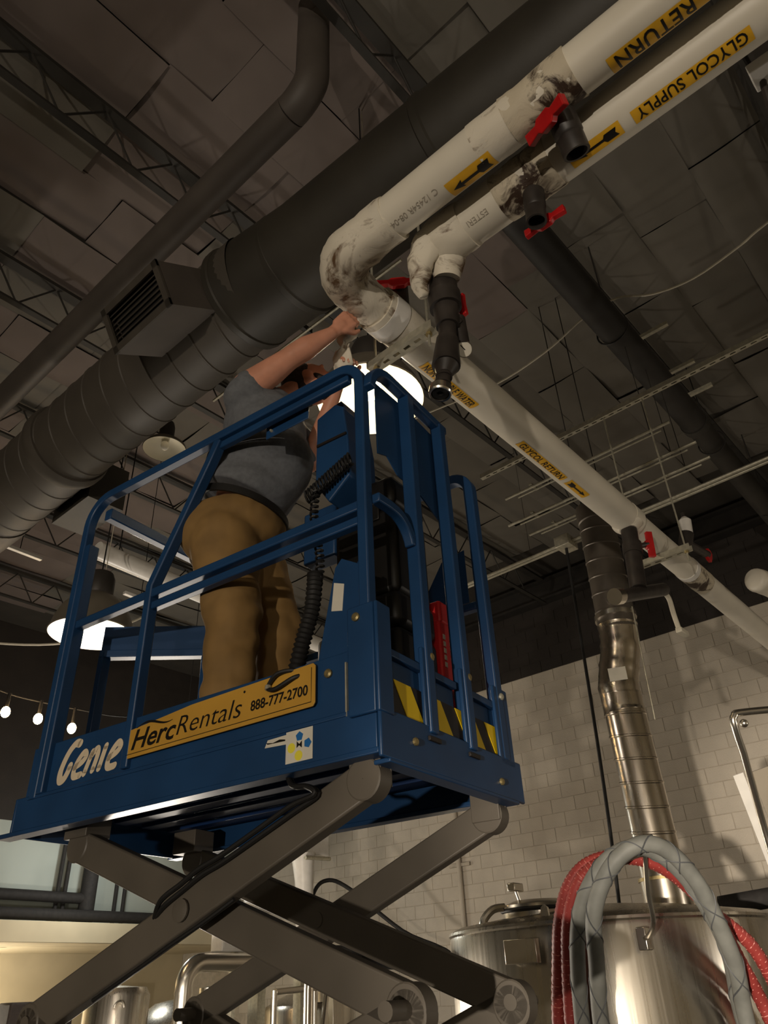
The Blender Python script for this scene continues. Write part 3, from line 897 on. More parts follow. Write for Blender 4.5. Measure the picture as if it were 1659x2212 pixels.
MB().prism([(-.085, -.02), (-.03, -.02), (-.02, -.035), (.03, -.035), (.04, -.02), (.09, -.02), (.09, .022), (-.085, .022)], -.014, .014, HM).build('handle', red_pl, dn, smooth=0, bevel=.004)
MB().tube([(4.29, 1.55, 3.97), (4.37, 1.49, 4.0)], .018, 10).build('stem', black_pvc, dn)
vt = thing('air_vent', (5.07, 1.44, 4.25), 'dark and white air vent with small red handle on the pipe', 'valve')
MB().tube([(5.06, 1.48, 4.22), (5.09, 1.44, 4.36)], .05, 18).build('body', black_pvc, vt)
MB().tube([(5.09, 1.44, 4.36), (5.10, 1.43, 4.47), (5.10, 1.43, 4.50)], [.045, .045, .02], 18).build('white_bell', tape_w, vt)
MB().tube([(5.10, 1.43, 4.49), (5.10, 1.43, 4.54)], .015, 10).build('tip', black_pvc, vt)
MB().tube([(5.10, 1.45, 4.28), (5.38, 1.42, 4.29)], .028, 14).build('branch', black_pvc, vt)
HM = axes((5.40, 1.42, 4.29), (.3, -.2, 1), (1, 0, 0))
MB().prism([(.055 * math.cos(a * math.pi / 4) * (1 if a % 2 else .85), .055 * math.sin(a * math.pi / 4) * (1 if a % 2 else .85)) for a in range(8)], -.012, .012, HM).build('handle', red_pl, vt, smooth=0, bevel=.003)
# elbow of another white pipe at the right edge
ow = thing('white_pipe_end', (7.2, 1.05, 4.2), 'rounded white pipe end peeping in at the right edge', 'pipe')
MB().tube(smooth_path([(5.84, 1.27, 4.19), (5.87, 1.262, 4.19), (5.93, 1.25, 4.20), (6.05, 1.22, 4.2), (6.4, 1.12, 4.2), (8.0, .5, 4.2)], 4), [.02, .05, .07, .082, .09] + [.094] * 16, 24).build('jacket', white_pvc, ow)
# white bracket plate and strut end at the upper right edge
wb = thing('ceiling_bracket', (1.98, -.12, 4.3), 'small white steel bracket plate at the upper right edge', 'bracket')
MB().cbox((1.975, -.135, 4.24), (.09, .085, .05)).build('plate', tape_w, wb, bevel=.004)
MB().tube([(1.99, -.12, 4.22), (2.03, -.10, 4.10)], .012, 8).build('bolt', black_pvc, wb)
MB().tube([(1.985, -.11, 4.26), (1.985, -.11, 6.4)], .01, 6).build('rod', joist_m, wb)

# dark loudspeaker box and conduit seen past the raised arm
ls = thing('ceiling_loudspeaker', (2.9, 2.85, 6.1), 'black box shaped loudspeaker hung behind the raised arm', 'loudspeaker')
MB().cbox((2.93, 2.87, 6.22), (.26, .22, .22)).build('cabinet', rubber, ls, bevel=.015)
MB().tube([(2.93, 2.87, 6.32), (2.93, 2.87, 7.7)], .012, 8).build('drop_rod', joist_m, ls)
MB().tube([(2.90, 2.2, 6.09), (2.90, 4.4, 6.09)], .012, 8).build('conduit', steel, ls)
MB().cbox((2.90, 3.2, 6.11), (.10, .03, .05)).build('clamp', joist_m, ls)
# ------------------------------------------------------------------ scissor lift
LZ = 2.12
LB = Vector((1.42, 1.265, 0))
LA = R(7.0)
LM = Matrix.Translation(LB) @ Matrix.Rotation(LA, 4, 'Z')      # local x = across (v), y = along (u)
def L(u, v, z): return LM @ Vector((v, u, LZ + z))
lift = thing('scissor_lift', tuple(LB), 'blue scissor lift platform raised on grey crossed arms', 'lift', rz=LA)
def lbox(name, u, v, z, m, bevel=.003, parent=None, smooth=35):
    return MB().box((v[0], u[0], LZ + z[0]), (v[1], u[1], LZ + z[1]), LM).build(name, m, parent or lift, smooth=smooth, bevel=bevel)
PW, PL = .785, 1.56
# near side: folded side panel with a lip along its foot
lbox('side_panel', (0.005, PL), (0, .012), (0.0, .115), blue)
lbox('side_panel_upper', (0.005, 1.53), (.008, .02), (.105, .285), blue)
lbox('panel_fold', (0.1, 1.5), (-.004, .004), (.100, .112), blue, .002)
lbox('panel_lip', (0.0, 1.64), (-.004, .052), (-.012, .004), blue)
lbox('side_panel', (0.005, PL), (PW - .012, PW), (0, .115), blue)
lbox('side_panel_upper', (0.005, 1.53), (PW - .02, PW - .008), (.105, .285), blue)
lbox('panel_lip', (0.0, 1.60), (PW - .05, PW + .004), (-.012, .004), blue)
# deck with ribs on the underside
lbox('deck', (.01, PL - .01), (.012, PW - .012), (.085, .11), blue_in)
for v in (.14, .27, .40, .53, .66):
    lbox('deck_rib', (.05, PL - .06), (v - .03, v + .03), (.070, .086), blue_in)
lbox('end_beam', (-.012, .0), (-.005, PW + .012), (-.022, .105), blue, .004)
lbox('end_beam', (0.0, .05), (.012, PW - .012), (.07, .085), blue)
lbox('end_beam', (PL, PL + .012), (0, PW), (-.01, .115), blue)
lbox('end_lip', (-.012, .04), (.03, PW - .03), (-.03, -.018), blue)
for v, z in ((.15, .043), (.64, .022)):
    MB().lathe([(.011, 0), (.011, .006), (.007, .009)], 10, zto(L(-.012, v, z), LM.to_3x3() @ Vector((0, -1, 0))), cap=True).build('bolt', zinc, lift)
# toe board across the end, between the posts, with hazard stripes
for v0, v1 in ((.055, .23), (.30, .425), (.50, .70)):
    lbox('toe_board', (.012, .02), (v0, v1), (.085, .262), blue)
    lbox('toe_board_rim', (-.004, .022), (v0, v1), (.262, .285), blue)
hz = lbox('hazard_tape', (.006, .0115), (.06, .70), (.088, .205), hz_black, 0)
EM = axes(L(.0055, 0, .09), LM.to_3x3() @ Vector((1, 0, 0)), (0, 0, 1))     # local x = v, y = up, z faces out of the end
for v0, w in ((.085, .085), (.245, .085), (.415, .115), (.60, .08)):
    MB().prism([(v0, .113), (v0 + w, .113), (v0 + w + .075, 0), (v0 + .075, 0)], 0, .002, EM).build('hazard_stripe', yellow, hz, smooth=0)
# guard rails
def rail(name, pts, w_=.036, h_=.036, m=blue, up=None):
    return MB().rect([L(*p) for p in pts], w_, h_, up if up is not None else LM.to_3x3() @ Vector((1, 0, 0))).build(name, m, lift, bevel=.005)
def bend(c, r, a0, a1, plane, n=7):
    out = []
    for k in range(n + 1):
        a = a0 + (a1 - a0) * k / n
        if plane == 'uz':
            out.append((c[0] + r * math.cos(a), c[1], c[2] + r * math.sin(a)))
        else:
            out.append((c[0], c[1] + r * math.cos(a), c[2] + r * math.sin(a)))
    return out
VX = LM.to_3x3() @ Vector((1, 0, 0)); UY = LM.to_3x3() @ Vector((0, 1, 0))
ZT, ZM = 1.328, .722
# near top rail: corner post, over the top, down the entry post
rail('guard_rail', [(.03, .012, .10)] + bend((.12, .012, ZT - .09), .09, math.pi, math.pi / 2, 'uz') + bend((1.35, .012, ZT - .12), .12, math.pi / 2, 0, 'uz') + [(1.47, .012, .10)], .036, .038)
rail('post_sleeve', [(1.425, .012, .11), (1.425, .012, 1.10)], .034, .05)
rail('mid_rail', [(.03, .012, ZM + .018), (1.45, .012, ZM + .018)], .034, .034)
rail('mid_rail', [(.03, .018, ZM - .03), (1.0, .018, ZM - .03)], .030, .032)
rail('top_rail_liner', [(.08, .018, ZT - .040), (.74, .018, ZT - .040)], .030, .026)
# slanted gate post
rail('gate_post', [(.70, .012, ZT - .02), (.745, .012, ZT - .11), (.99, .012, ZM + .05), (.99, .012, .12)], .034, .042)
lbox('post_bracket', (-.004, .085), (-.014, .0), (.09, .40), blue, .004)
lbox('post_bracket', (-.016, -.004), (-.012, .055), (.09, .40), blue, .004)
def lbolt(u, v, z, d, r=.013, m=zinc):
    MB().lathe([(r, 0), (r, .006), (r * .6, .010)], 10, zto(L(u, v, z), LM.to_3x3() @ Vector(d)), cap=True).build('bolt', m, lift)
for u, z in ((.052, .365), (.165, .235)):
    lbolt(u, -.014 if z > .3 else .006, z, (-1, 0, 0))
lbox('latch_pin', (.098, .103), (-.002, .006), (.10, .25), steel, 0)
# end rails: corner arch, two uprights, far corner
rail('end_rail', bend((.004, .14, ZT - .12), .12, math.pi, math.pi / 2, 'vz') + [(.004, .52, ZT)], .034, .038, up=UY)
rail('end_mid_rail', [(.004, .03, ZM + .045), (.004, .10, ZM + .05)] + bend((.004, .12, ZM - .06), .11, math.pi / 2, R(10), 'vz')[1:] , .032, .034, up=UY)
for v, zt in ((.25, ZT - .01), (.475, ZT - .0)):
    rail('end_post', [(.002, v, .085), (.002, v, zt)], .040, .046, up=UY)
    lbox('post_shoe', (-.014, .0), (v - .034, v + .034), (.10, .335), blue, .004)
    lbolt(-.014, v + .012, .315, (0, -1, 0))
    lbox('shoe_foot', (-.02, .0), (v - .03, v + .03), (.062, .075), hz_black, .002)
rail('far_post', [(.006, .705, .10), (.006, .705, 1.15)] + bend((.085, .705, 1.15), .08, math.pi, math.pi / 2, 'uz')[1:] + [(1.35, .705, 1.23), (1.42, .705, 1.16), (1.42, .705, .1)], .040, .044)
rail('far_mid_rail', [(.03, .71, .66), (1.42, .71, .66)], .03, .036)
lbox('post_shoe', (-.012, .0), (.66, .76), (.08, .34), blue, .004)
lbolt(-.012, .71, .31, (0, -1, 0), .012, steel)
MB().prism([(0, 0), (.20, .0), (.20, .05), (.10, .20), (0, .22)], 0, .004, axes(L(.06, .70, .68), UY, (0, 0, 1))).build('far_gusset', blue, lift, smooth=0)
# sheet panel in the end frame, notched foot
SPM = axes(L(.026, 0, 0), VX, (0, 0, 1))
MB().prism([(.085, .98), (.085, 1.29), (.30, 1.30), (.46, 1.29), (.46, .90), (.34, .95), (.20, .955), (.14, 1.0)], 0, .004, SPM).build('end_sheet', blue, lift, smooth=0)
lbox('rail_cap', (.03, .16), (.50, .56), (1.18, ZT - .02), blue, .02)
# entry end: top bar and half-open gate
rail('entry_rail', [(1.385, .03, 1.255), (1.385, .70, 1.255)], .042, .050, up=(0, 0, 1))
g0, g1 = Vector((1.50, .19, 0)), Vector((1.15, .465, 0))
def gp(t, z): q = g0.lerp(g1, t); return L(q.x, q.y, z)
MB().rect([gp(0, .765), gp(1, .765)], .012, .11).build('gate_plate', blue, lift, bevel=.003)
MB().rect([gp(0, .695), gp(1, .695)], .045, .03).build('gate_rail', blue, lift, bevel=.003)
for t_ in (.04, .97):
    MB().rect([gp(t_, .28), gp(t_, .70)], .04, .03, UY).build('gate_leg', blue, lift, bevel=.003)
# control station hung inside the near rail
lbox('control_bracket', (.295, .50), (.05, .056), (1.245, 1.365), blue, .004)
for u, z in ((.31, 1.335), (.47, 1.27)):
    lbolt(u, .05, z, (-1, 0, 0), .006, steel)
CBM = axes(L(.30, .10, 0), -UY, (0, 0, 1))       # local x to the right (-u), y up, z toward the camera side
cb = MB().prism([(0.0, .98), (.005, 1.27), (.09, 1.30), (.125, 1.27), (.145, 1.12), (.15, .96), (.06, .885)], -.16, 0, CBM).build('control_box', blue, lift, smooth=0, bevel=.006)
MB().prism([(.02, 1.275), (.035, 1.32), (.095, 1.335), (.12, 1.27)], -.13, -.03, CBM).build('joystick_hood', blue_in, cb, smooth=0, bevel=.004)
MB().cbox((.075, 1.14, .003), (.13, .010, .006), CBM).build('seam', hz_black, cb, smooth=0)
lbox('manual_box', (.37, .52), (.30, .37), (.82, 1.04), blue, .008)
# gusset plate by the corner post with a sticker
GS = axes(L(.235, .03, 0), -UY, (0, 0, 1))
gus = MB().prism([(0, .24), (.075, .575), (.10, .60), (.165, .56), (.165, .18), (0, .18)], -.004, 0, GS).build('gusset_plate', blue, lift, smooth=0, bevel=.002)
lbox('gusset_web', (.072, .078), (.03, .10), (.2, .57), blue)
MB().prism([(.062, .435), (.102, .425), (.110, .51), (.072, .525)], 0, .0015, GS).build('sticker', sticker, gus, smooth=0)
# cables: coiled lead and corrugated conduit
coil = []
for k in range(140):
    t_ = k / 139; a = k * .72
    c = Vector((.30, .055, .90)).lerp(Vector((.125, .075, 1.0)), t_)
    coil.append(L(c.x + .006 * math.cos(a), c.y + .022 * math.cos(a), c.z + .022 * math.sin(a)))
MB().tube(coil, .0045, 5).build('coiled_lead', rubber, lift)
coil = []
for k in range(150):
    t_ = k / 149; a = k * .8
    c = Vector((.255, .055, .92)).lerp(Vector((.262, .07, .56)), t_)
    coil.append(L(c.x + .012 * math.cos(a) + .012 * math.sin(6 * t_), c.y + .012 * math.sin(a), c.z))
MB().tube(coil, .0045, 5).build('coiled_lead', rubber, lift)
pth = smooth_path([L(.262, .06, .60), L(.265, .05, .48), L(.29, .035, .36), L(.315, .03, .25)], 16)
MB().tube(pth, [.020 if k % 2 else .026 for k in range(len(pth))], 14).build('corrugated_conduit', rubber, lift)
MB().tube(smooth_path([L(.255, .02, .262), L(.29, -.006, .272), L(.335, -.02, .268), L(.368, -.016, .244), L(.366, -.018, .231), L(.335, -.02, .226), L(.275, -.014, .245), L(.25, .015, .255)], 6), .0065, 8).build('cord_loop', rubber, lift)
MB().tube([L(.369, -.017, .242), L(.368, -.019, .230)], .009, 8).build('cord_clip', steel, lift)
# rental plate, maker's name and safety decals on the near panel
NM = axes(L(1.0, -.001, 0), -UY, (0, 0, 1))        # local x right along the panel, y up, z toward the viewer
PLT = axes(L(.995, -.004, 0), -UY, (0, 0, 1))
pl = MB().prism([(0, .158), (.0, .228), (.008, .238), (.30, .262), (.30, .262), (.785, .274), (.793, .266), (.793, .160), (.785, .150), (.012, .147), (.002, .150)], 0, .004, PLT).build('rental_plate', amber, lift, smooth=0, bevel=.001)
for a, b in (((.012, .159), (.780, .163)),):
    MB().tube([PLT @ Vector((a[0], a[1], .0045)), PLT @ Vector((b[0], b[1], .0045)), PLT @ Vector((b[0], .262, .0045))], .0012, 4).build('plate_rim', ink, pl)
def put(vs, fs, M, name, m, parent):
    return MB().add([M @ v for v in vs], fs).build(name, m, parent, smooth=0)
vs, fs = text2d('Herc', .088, .0014, .28, .205); put(vs, fs, PLT @ Matrix.Translation((.035, .172, .0052)), 'lettering', ink, pl)
vs, fs = text2d('Rentals', .084, -.0006, .24, .275); put(vs, fs, PLT @ Matrix.Translation((.243, .178, .0052)), 'lettering', ink, pl)
vs, fs = text2d('888-777-2700', .042, .0008, .05, .215); put(vs, fs, PLT @ Matrix.Translation((.553, .186, .0052)), 'lettering', ink, pl)
sw = []
for k in range(13):
    t_ = k / 12; sw.append((.05 + .17 * t_, .240 + .012 * math.sin(t_ * 5.2) + .004 * t_))
poly = sw + [(x, y - .008 * math.sin(math.pi * (i + .5) / 13)) for i, (x, y) in reversed(list(enumerate(sw)))]
MB().prism(poly, .0048, .0054, PLT).build('swoosh', ink, pl, smooth=0)
MB().lathe([(.004, 0), (.004, .0006)], 10, PLT @ Matrix.Translation((.525, .25, .0048)), cap=True).build('registered_dot', ink, pl)
def strokes(lines, wd, M, name, m, parent):
    mb = MB()
    for ln in lines:
        P = smooth_path([Vector((x, y, 0)) for x, y in ln], 6)
        vs = []; fs = []
        for i, p in enumerate(P):
            t_ = (P[min(i + 1, len(P) - 1)] - P[max(i - 1, 0)]).normalized()
            s = Vector((-t_.y, t_.x, 0)) * wd / 2
            vs += [p + s, p - s]
        for i in range(len(P) - 1):
            fs.append((2 * i, 2 * i + 1, 2 * i + 3, 2 * i + 2))
        mb.add(vs, fs, M)
        for e in (P[0], P[-1]):
            ds = [(e.x + wd / 2 * math.cos(a * math.pi / 8), e.y + wd / 2 * math.sin(a * math.pi / 8), 0) for a in range(16)]
            mb.add(ds, [tuple(range(16))], M)
    return mb.build(name, m, parent, smooth=0)
GN = axes(L(1.365, .0065, .128), -UY, (0, 0, 1)) @ Matrix.Scale(.345, 4)
SH = Matrix.Identity(4); SH[0][1] = .22
GN = GN @ SH
gl = [[(.225, .365), (.15, .375), (.07, .29), (.03, .14), (.06, .045), (.12, .045), (.155, .105), (.165, .16)]]
el = lambda x: [[(x, .135), (x + .10, .17), (x + .135, .22), (x + .085, .26), (x + .02, .19), (x, .10), (x + .03, .045), (x + .12, .045)]]
nl = [[(.44, .05), (.46, .15), (.48, .24)], [(.475, .20), (.54, .26), (.575, .20), (.56, .06)]]
il = [[(.655, .06), (.675, .26)]]
strokes(gl, .082, GN, 'maker_lettering', cream, lift)
strokes(el(.255) + nl + il + el(.77), .068, GN, 'maker_lettering', cream, lift)
DM = axes(L(.385, -.0015, 0), -UY, (0, 0, 1))
dc = MB().prism([(.078, .012), (.172, .012), (.172, .098), (.078, .098)], 0, .001, DM).build('safety_decal', sticker, lift, smooth=0)
MB().prism([(0, .070), (.078, .066), (.078, .092), (.01, .090)], 0, .001, DM).build('decal_tail', sticker, dc, smooth=0)
MB().prism([(.005, .083), (.03, .079), (.055, .084), (.075, .080), (.075, .076), (.04, .077), (.01, .078)], .001, .0016, DM).build('decal_mark', ink, dc, smooth=0)
def pent(cx, cy, r, n, m, nm, rot=0):
    MB().prism([(cx + r * math.cos(rot + 2 * math.pi * k / n), cy + r * math.sin(rot + 2 * math.pi * k / n)) for k in range(n)], .001, .0017, DM).build(nm, m, dc, smooth=0)
pent(.126, .079, .0135, 5, dec_blue, 'decal_pentagon', R(90)); pent(.155, .056, .0135, 5, dec_blue, 'decal_pentagon', R(0))
pent(.098, .052, .0135, 14, dec_yel, 'decal_spot'); pent(.124, .028, .0135, 14, dec_yel, 'decal_spot')
MB().prism([(.117, .049), (.125, .055), (.135, .047), (.135, .066), (.126, .058), (.117, .067)], .001, .0017, DM).build('decal_mark', ink, dc, smooth=0)

# crossed arms: three stages down to the chassis
STG = .505
def arm(u0, z0, u1, z1, v, th=.050, hh=.098):
    a, b = Vector((u0, v, z0)), Vector((u1, v, z1))
    d = (b - a).normalized()
    a2, b2 = a - d * .015, b + d * .015
    MB().rect([L(*a2), L(*b2)], th, hh, (0, 0, 1)).build('scissor_arm', armgrey, lift, bevel=.006)
    for q in (a, b):
        MB().lathe([(.001, -th / 2 - .003), (.050, -th / 2 - .003), (.054, -th / 2), (.054, th / 2), (.050, th / 2 + .003), (.001, th / 2 + .003)], 28, zto(L(*q), VX)).build('arm_boss', armgrey, lift)
def pin(u, z, v0, v1, r=.022, m=armgrey, nm='pivot_pin'):
    MB().tube([L(u, v0, z), L(u, v1, z)], r, 14).build(nm, m, lift)
VO, VI = .065, .135
for s in range(3):
    zt = -.055 - s * STG; zb = zt - STG + .01
    ur = .03 if s % 2 == 0 else .08; ut = .08 if s % 2 == 0 else .03
    for v in (VO, PW - VO):
        arm(ut, zt, 1.33, zb, v) if s % 2 == 0 else arm(1.33, zt, ur, zb, v)
    for v in (VI, PW - VI):
        arm(1.33, zt, ur, zb, v) if s % 2 == 0 else arm(ut, zt, 1.33, zb, v)
    for va, vb in ((VO - .035, VI + .03), (PW - VI - .03, PW - VO + .035)):
        pin(.705, (zt + zb) / 2, va, vb, .024)
        for u in (ur, 1.33):
            pin(u, zb, va, vb, .020)
    MB().lathe([(.030, 0), (.030, .006), (.018, .010)], 14, zto(L(.705, VO - .030, (zt + zb) / 2), -VX), cap=True).build('pivot_cap', armgrey, lift)
lbox('slide_block', (1.28, 1.40), (.10, .20), (-.03, .05), armgrey); lbox('slide_block', (1.28, 1.40), (PW - .2, PW - .1), (-.03, .05), armgrey)
lbox('arm_lug', (.03, .13), (.045, .052), (-.075, .04), armgrey); lbox('arm_lug', (.03, .13), (.092, .099), (-.075, .04), armgrey)
lbox('arm_lug', (.03, .13), (PW - .052, PW - .045), (-.075, .04), armgrey); lbox('arm_lug', (.03, .13), (PW - .099, PW - .092), (-.075, .04), armgrey)
# hoses clipped along the near arm
for dv, dz in ((0, 0), (-.012, .014)):
    pts = [L(.36, .06, .03), L(.31, .04 + dv, -.035), L(.25, .03 + dv, -.05), L(.22, .028 + dv, -.075), L(.30, .030 + dv, -.105 + dz), L(.42, .030 + dv, -.150 + dz), L(.55, .030 + dv, -.198 + dz), L(.63, .030 + dv, -.222 + dz), L(.70, .034 + dv, -.252 + dz), L(.78, .034 + dv, -.29 + dz), L(.84, .06, -.33)]
    MB().tube(smooth_path(pts, 6), .0075, 8).build('hydraulic_hose', rubber, lift)
MB().tube(smooth_path([L(.52, .05, -.29), L(.62, .045, -.335), L(.75, .042, -.385), L(.85, .045, -.425), L(1.05, .05, -.50)], 6), .006, 8).build('hydraulic_hose', rubber, lift)
# chassis and wheels
zb0 = -.055 - 3 * STG
lbox('chassis', (-.10, 1.66), (.02, PW - .02), (-LZ + .12, zb0 - .02), blue, .02)
for u in (.12, 1.36):
    for v in (.0, PW):
        M = zto(L(u, v - (.05 if v == 0 else -.0), -LZ + .165), VX)
        MB().lathe([(.06, 0), (.15, 0), (.165, .015), (.165, .06), (.15, .075), (.06, .075), (.06, 0)], 28, M).build('wheel', rubber, lift)

# ------------------------------------------------------------------ things standing on the deck
DK = .11
def case(name, u, v, z, m, label_, cat, group=None, trim=None):
    t = thing(name, tuple(L((u[0] + u[1]) / 2, (v[0] + v[1]) / 2, z[0])), label_, cat, group, rz=LA)
    MB().box((v[0], u[0], LZ + z[0]), (v[1], u[1], LZ + z[0] + (z[1] - z[0]) * .72), LM).build('case_body', m, t, bevel=.022)
    MB().box((v[0], u[0], LZ + z[0] + (z[1] - z[0]) * .735), (v[1], u[1], LZ + z[1]), LM).build('case_lid', m, t, bevel=.022)
    for uu in (u[0] + (u[1] - u[0]) * .3, u[0] + (u[1] - u[0]) * .7):
        MB().box((v[0] - .008, uu - .02, LZ + z[0] + (z[1] - z[0]) * .62), (v[0], uu + .02, LZ + z[0] + (z[1] - z[0]) * .82), LM).build('latch', trim or m, t, bevel=.003)
    return t
case('tool_case', (.05, .33), (.20, .428), (DK, .545), case_m, 'large black tool case standing on the deck, lowest of two', 'tool case', 'black tool cases')
case('tool_case', (.06, .31), (.22, .428), (.547, .995), case_m, 'tall black tool case stacked on top of the lower one', 'tool case', 'black tool cases')
case('tool_box', (.42, .62), (.50, .68), (DK, .62), greycase, 'dark grey tool box behind the yellow rental plate', 'tool box')
rc = thing('tool_pack', tuple(L(.08, .57, DK)), 'bright red tool pack wedged upright behind the end posts', 'tool pack', rz=LA)
MB().box((.445, .05, LZ + DK), (.532, .20, LZ + .52), LM).build('pack_body', redcase, rc, bevel=.008)
MB().box((.462, .053, LZ + .52), (.536, .20, LZ + .60), LM).build('pack_lid', redcase, rc, bevel=.008)
for z0, dz, v0 in ((.36, .12, .462), (.39, .09, .502)):
    for k in range(5):
        MB().box((v0, .048, LZ + z0 + k * dz / 5), (v0 + .014, .0498, LZ + z0 + k * dz / 5 + dz / 5 * .7), LM).build('pale_mark', sticker, rc, smooth=0)
# ------------------------------------------------------------------ the person on the platform
PCX = Vector((1.560, 2.058, LZ))
FH = R(-53.1)
PM = Matrix.Translation(PCX) @ Matrix.Rotation(FH, 4, 'Z')     # local x = facing, y = person's left, z up from the panel foot
def B(a, b, z): return PM @ Vector((a, b, z))
person = thing('person', tuple(B(0, 0, DK)), 'person in grey T-shirt and tan trousers reaching up to the pipe', 'person', rz=FH)
def capsule(mb, p0, r0, p1, r1, n=16, flat=None):
    """tapered limb segment with round ends; flat=(direction, factor) squeezes the section"""
    p0, p1 = Vector(p0), Vector(p1)
    d = p1 - p0; Ln = d.length
    M = zto(p0, d)
    prof = [(max(1e-4, r0 * math.sin(k * math.pi / 10)), -r0 * math.cos(k * math.pi / 10)) for k in range(5)]
    prof += [(r0, 0), ((r0 + r1) / 2, Ln / 2), (r1, Ln)]
    prof += [(max(1e-4, r1 * math.cos(k * math.pi / 10)), Ln + r1 * math.sin(k * math.pi / 10)) for k in range(1, 6)]
    b = MB(); b.lathe(prof, n, M)
    if flat:
        ax = Vector(flat[0]).normalized()
        c = (p0 + p1) / 2
        b.v = [v - ax * ((v - c).dot(ax) - (p0.lerp(p1, max(0, min(1, (v - p0).dot(d) / Ln / Ln))) - c).dot(ax)) * (1 - flat[1]) for v in b.v]
    mb.add(b.v, b.f)
def ell(mb, c, r, Mrot=None):
    b = MB(); b.ball((0, 0, 0), 1, 12)
    M = Matrix.Translation(Vector(c)) @ (Mrot or Matrix()) @ Matrix.Diagonal((r[0], r[1], r[2], 1))
    mb.add(b.v, b.f, M)
def blob(name, mb, vox, m, parent, it=6, fac=.5):
    me = mb.mesh(name)
    o = bpy.data.objects.new(name, me)
    rm = o.modifiers.new('r', 'REMESH'); rm.mode = 'VOXEL'; rm.voxel_size = vox
    s = o.modifiers.new('s', 'SMOOTH'); s.factor = fac; s.iterations = it
    m2 = evaluated_mesh(o); m2.name = name
    bpy.data.objects.remove(o)
    m2.transform(W[parent].inverted())
    return finish(name, m2, m, parent, W[parent], smooth=180)
rotZ = Matrix.Rotation(FH, 4, 'Z')
# skeleton (a = forward, b = left, z)
SHR, ELR, WRR = B(.022, -.172, 1.622), B(.205, -.195, 1.755), B(.375, -.20, 1.865)
SHL, ELL, WRL = B(.13, .15, 1.66), B(.22, .17, 1.47), B(.36, .03, 1.74)
HR = B(.435, -.20, 1.925)          # hand on the pipe wrap
HL = B(.40, -.01, 1.83)            # hand holding the torn strip
HEADC = B(.245, .03, 1.80)
body = MB()
capsule(body, SHR, .070, ELR, .047, 20); capsule(body, B(.11, -.182, 1.685), .060, ELR, .047, 20)
capsule(body, ELR, .049, B(.27, -.197, 1.80), .051, 20); capsule(body, B(.27, -.197, 1.80), .050, WRR, .030, 20)
capsule(body, SHL, .06, ELL, .047, 20); capsule(body, ELL, .048, WRL, .029, 20)
capsule(body, SHR, .07, SHL, .07, 16); capsule(body, B(.05, 0, 1.60), .09, B(.13, .01, 1.70), .065, 16)
capsule(body, B(.10, .01, 1.66), .064, B(.20, .02, 1.77), .058, 20)
# torso core and lower back so skin shows between shirt and belt
ell(body, B(.02, 0, 1.30), (.155, .165, .28), rotZ); ell(body, B(-.02, 0, 1.05), (.15, .165, .14), rotZ)
# head tipped back, looking up at the pipe
HRot = rotZ @ Matrix.Rotation(R(-38), 4, 'Y')
def Hd(x, y, z): return HEADC + (HRot @ Vector((x, y, z)))
ell(body, HEADC, (.098, .078, .112), HRot)
ell(body, Hd(.035, 0, -.065), (.062, .056, .058), HRot)
capsule(body, Hd(.085, 0, .005), .013, Hd(.104, 0, -.028), .016, 10)
for s in (-1, 1):
    ell(body, Hd(-.004, s * .079, -.01), (.022, .009, .032), HRot)
    ell(body, Hd(.088, s * .032, .018), (.012, .018, .008), HRot)
ell(body, Hd(.088, 0, -.062), (.014, .026, .008), HRot); ell(body, Hd(.086, 0, -.074), (.014, .024, .007), HRot)
# hands: palm, four fingers of unequal length, thumb from the side of the palm
def hand(mb, wr, palm_c, fwd_, nrm_, side, curl, nails):
    f = Vector(fwd_).normalized(); n = Vector(nrm_); n = (n - f * n.dot(f)).normalized(); s = f.cross(n) * side
    capsule(mb, wr, .029, palm_c - f * .02, .030, 16, (n, .72))
    for k, (off, ln, rr) in enumerate(((-.032, .072, .0092), (-.011, .082, .0098), (.011, .076, .0094), (.031, .060, .0084))):
        root = palm_c + s * off + f * .028
        capsule(mb, palm_c + s * off * .8 - f * .03, .016, root, .0135, 10)
        c = curl[k]
        p = root; ang = 0
        for j, part in enumerate((.45, .32, .23)):
            ang += c[j]
            d = f * math.cos(ang) + n * math.sin(ang)
            q = p + d * (ln * part)
            capsule(mb, p, rr * (1 - .06 * j), q, rr * (.95 - .06 * j), 10)
            p = q
        nails.append((p, d, n * math.cos(ang) - f * math.sin(ang), rr * .86))
    t0 = palm_c - s * .030 - f * .022
    t1 = t0 - s * .026 + f * .030 + n * .018
    t2 = t1 + f * .030 + n * .014 - s * .002
    capsule(mb, t0, .016, t1, .0125, 10); capsule(mb, t1, .0125, t2, .0105, 10)
nails = []
hand(body, WRR, HR - Vector((0, 0, 0)), (HR - WRR), (B(.46, -.10, 2.02) - HR), 1, [(.55, .8, .6), (.5, .85, .6), (.55, .9, .6), (.6, .9, .6)], nails)
hand(body, WRL, HL, (HL - WRL), (B(.46, -.08, 1.86) - HL), -1, [(.8, 1.0, .7), (.85, 1.0, .7), (.9, 1.0, .7), (.95, 1.0, .7)], nails)
bo = blob('body', body, .0052, skin_m, person, 4, .5)
for p, d, nn, rr in nails:
    MB().lathe([(rr * .8, 0), (rr * .7, .0012), (.0005, .0016)], 10, zto(p - nn * rr * .82 + d * .001, -nn)).build('fingernail', nail_m, bo)
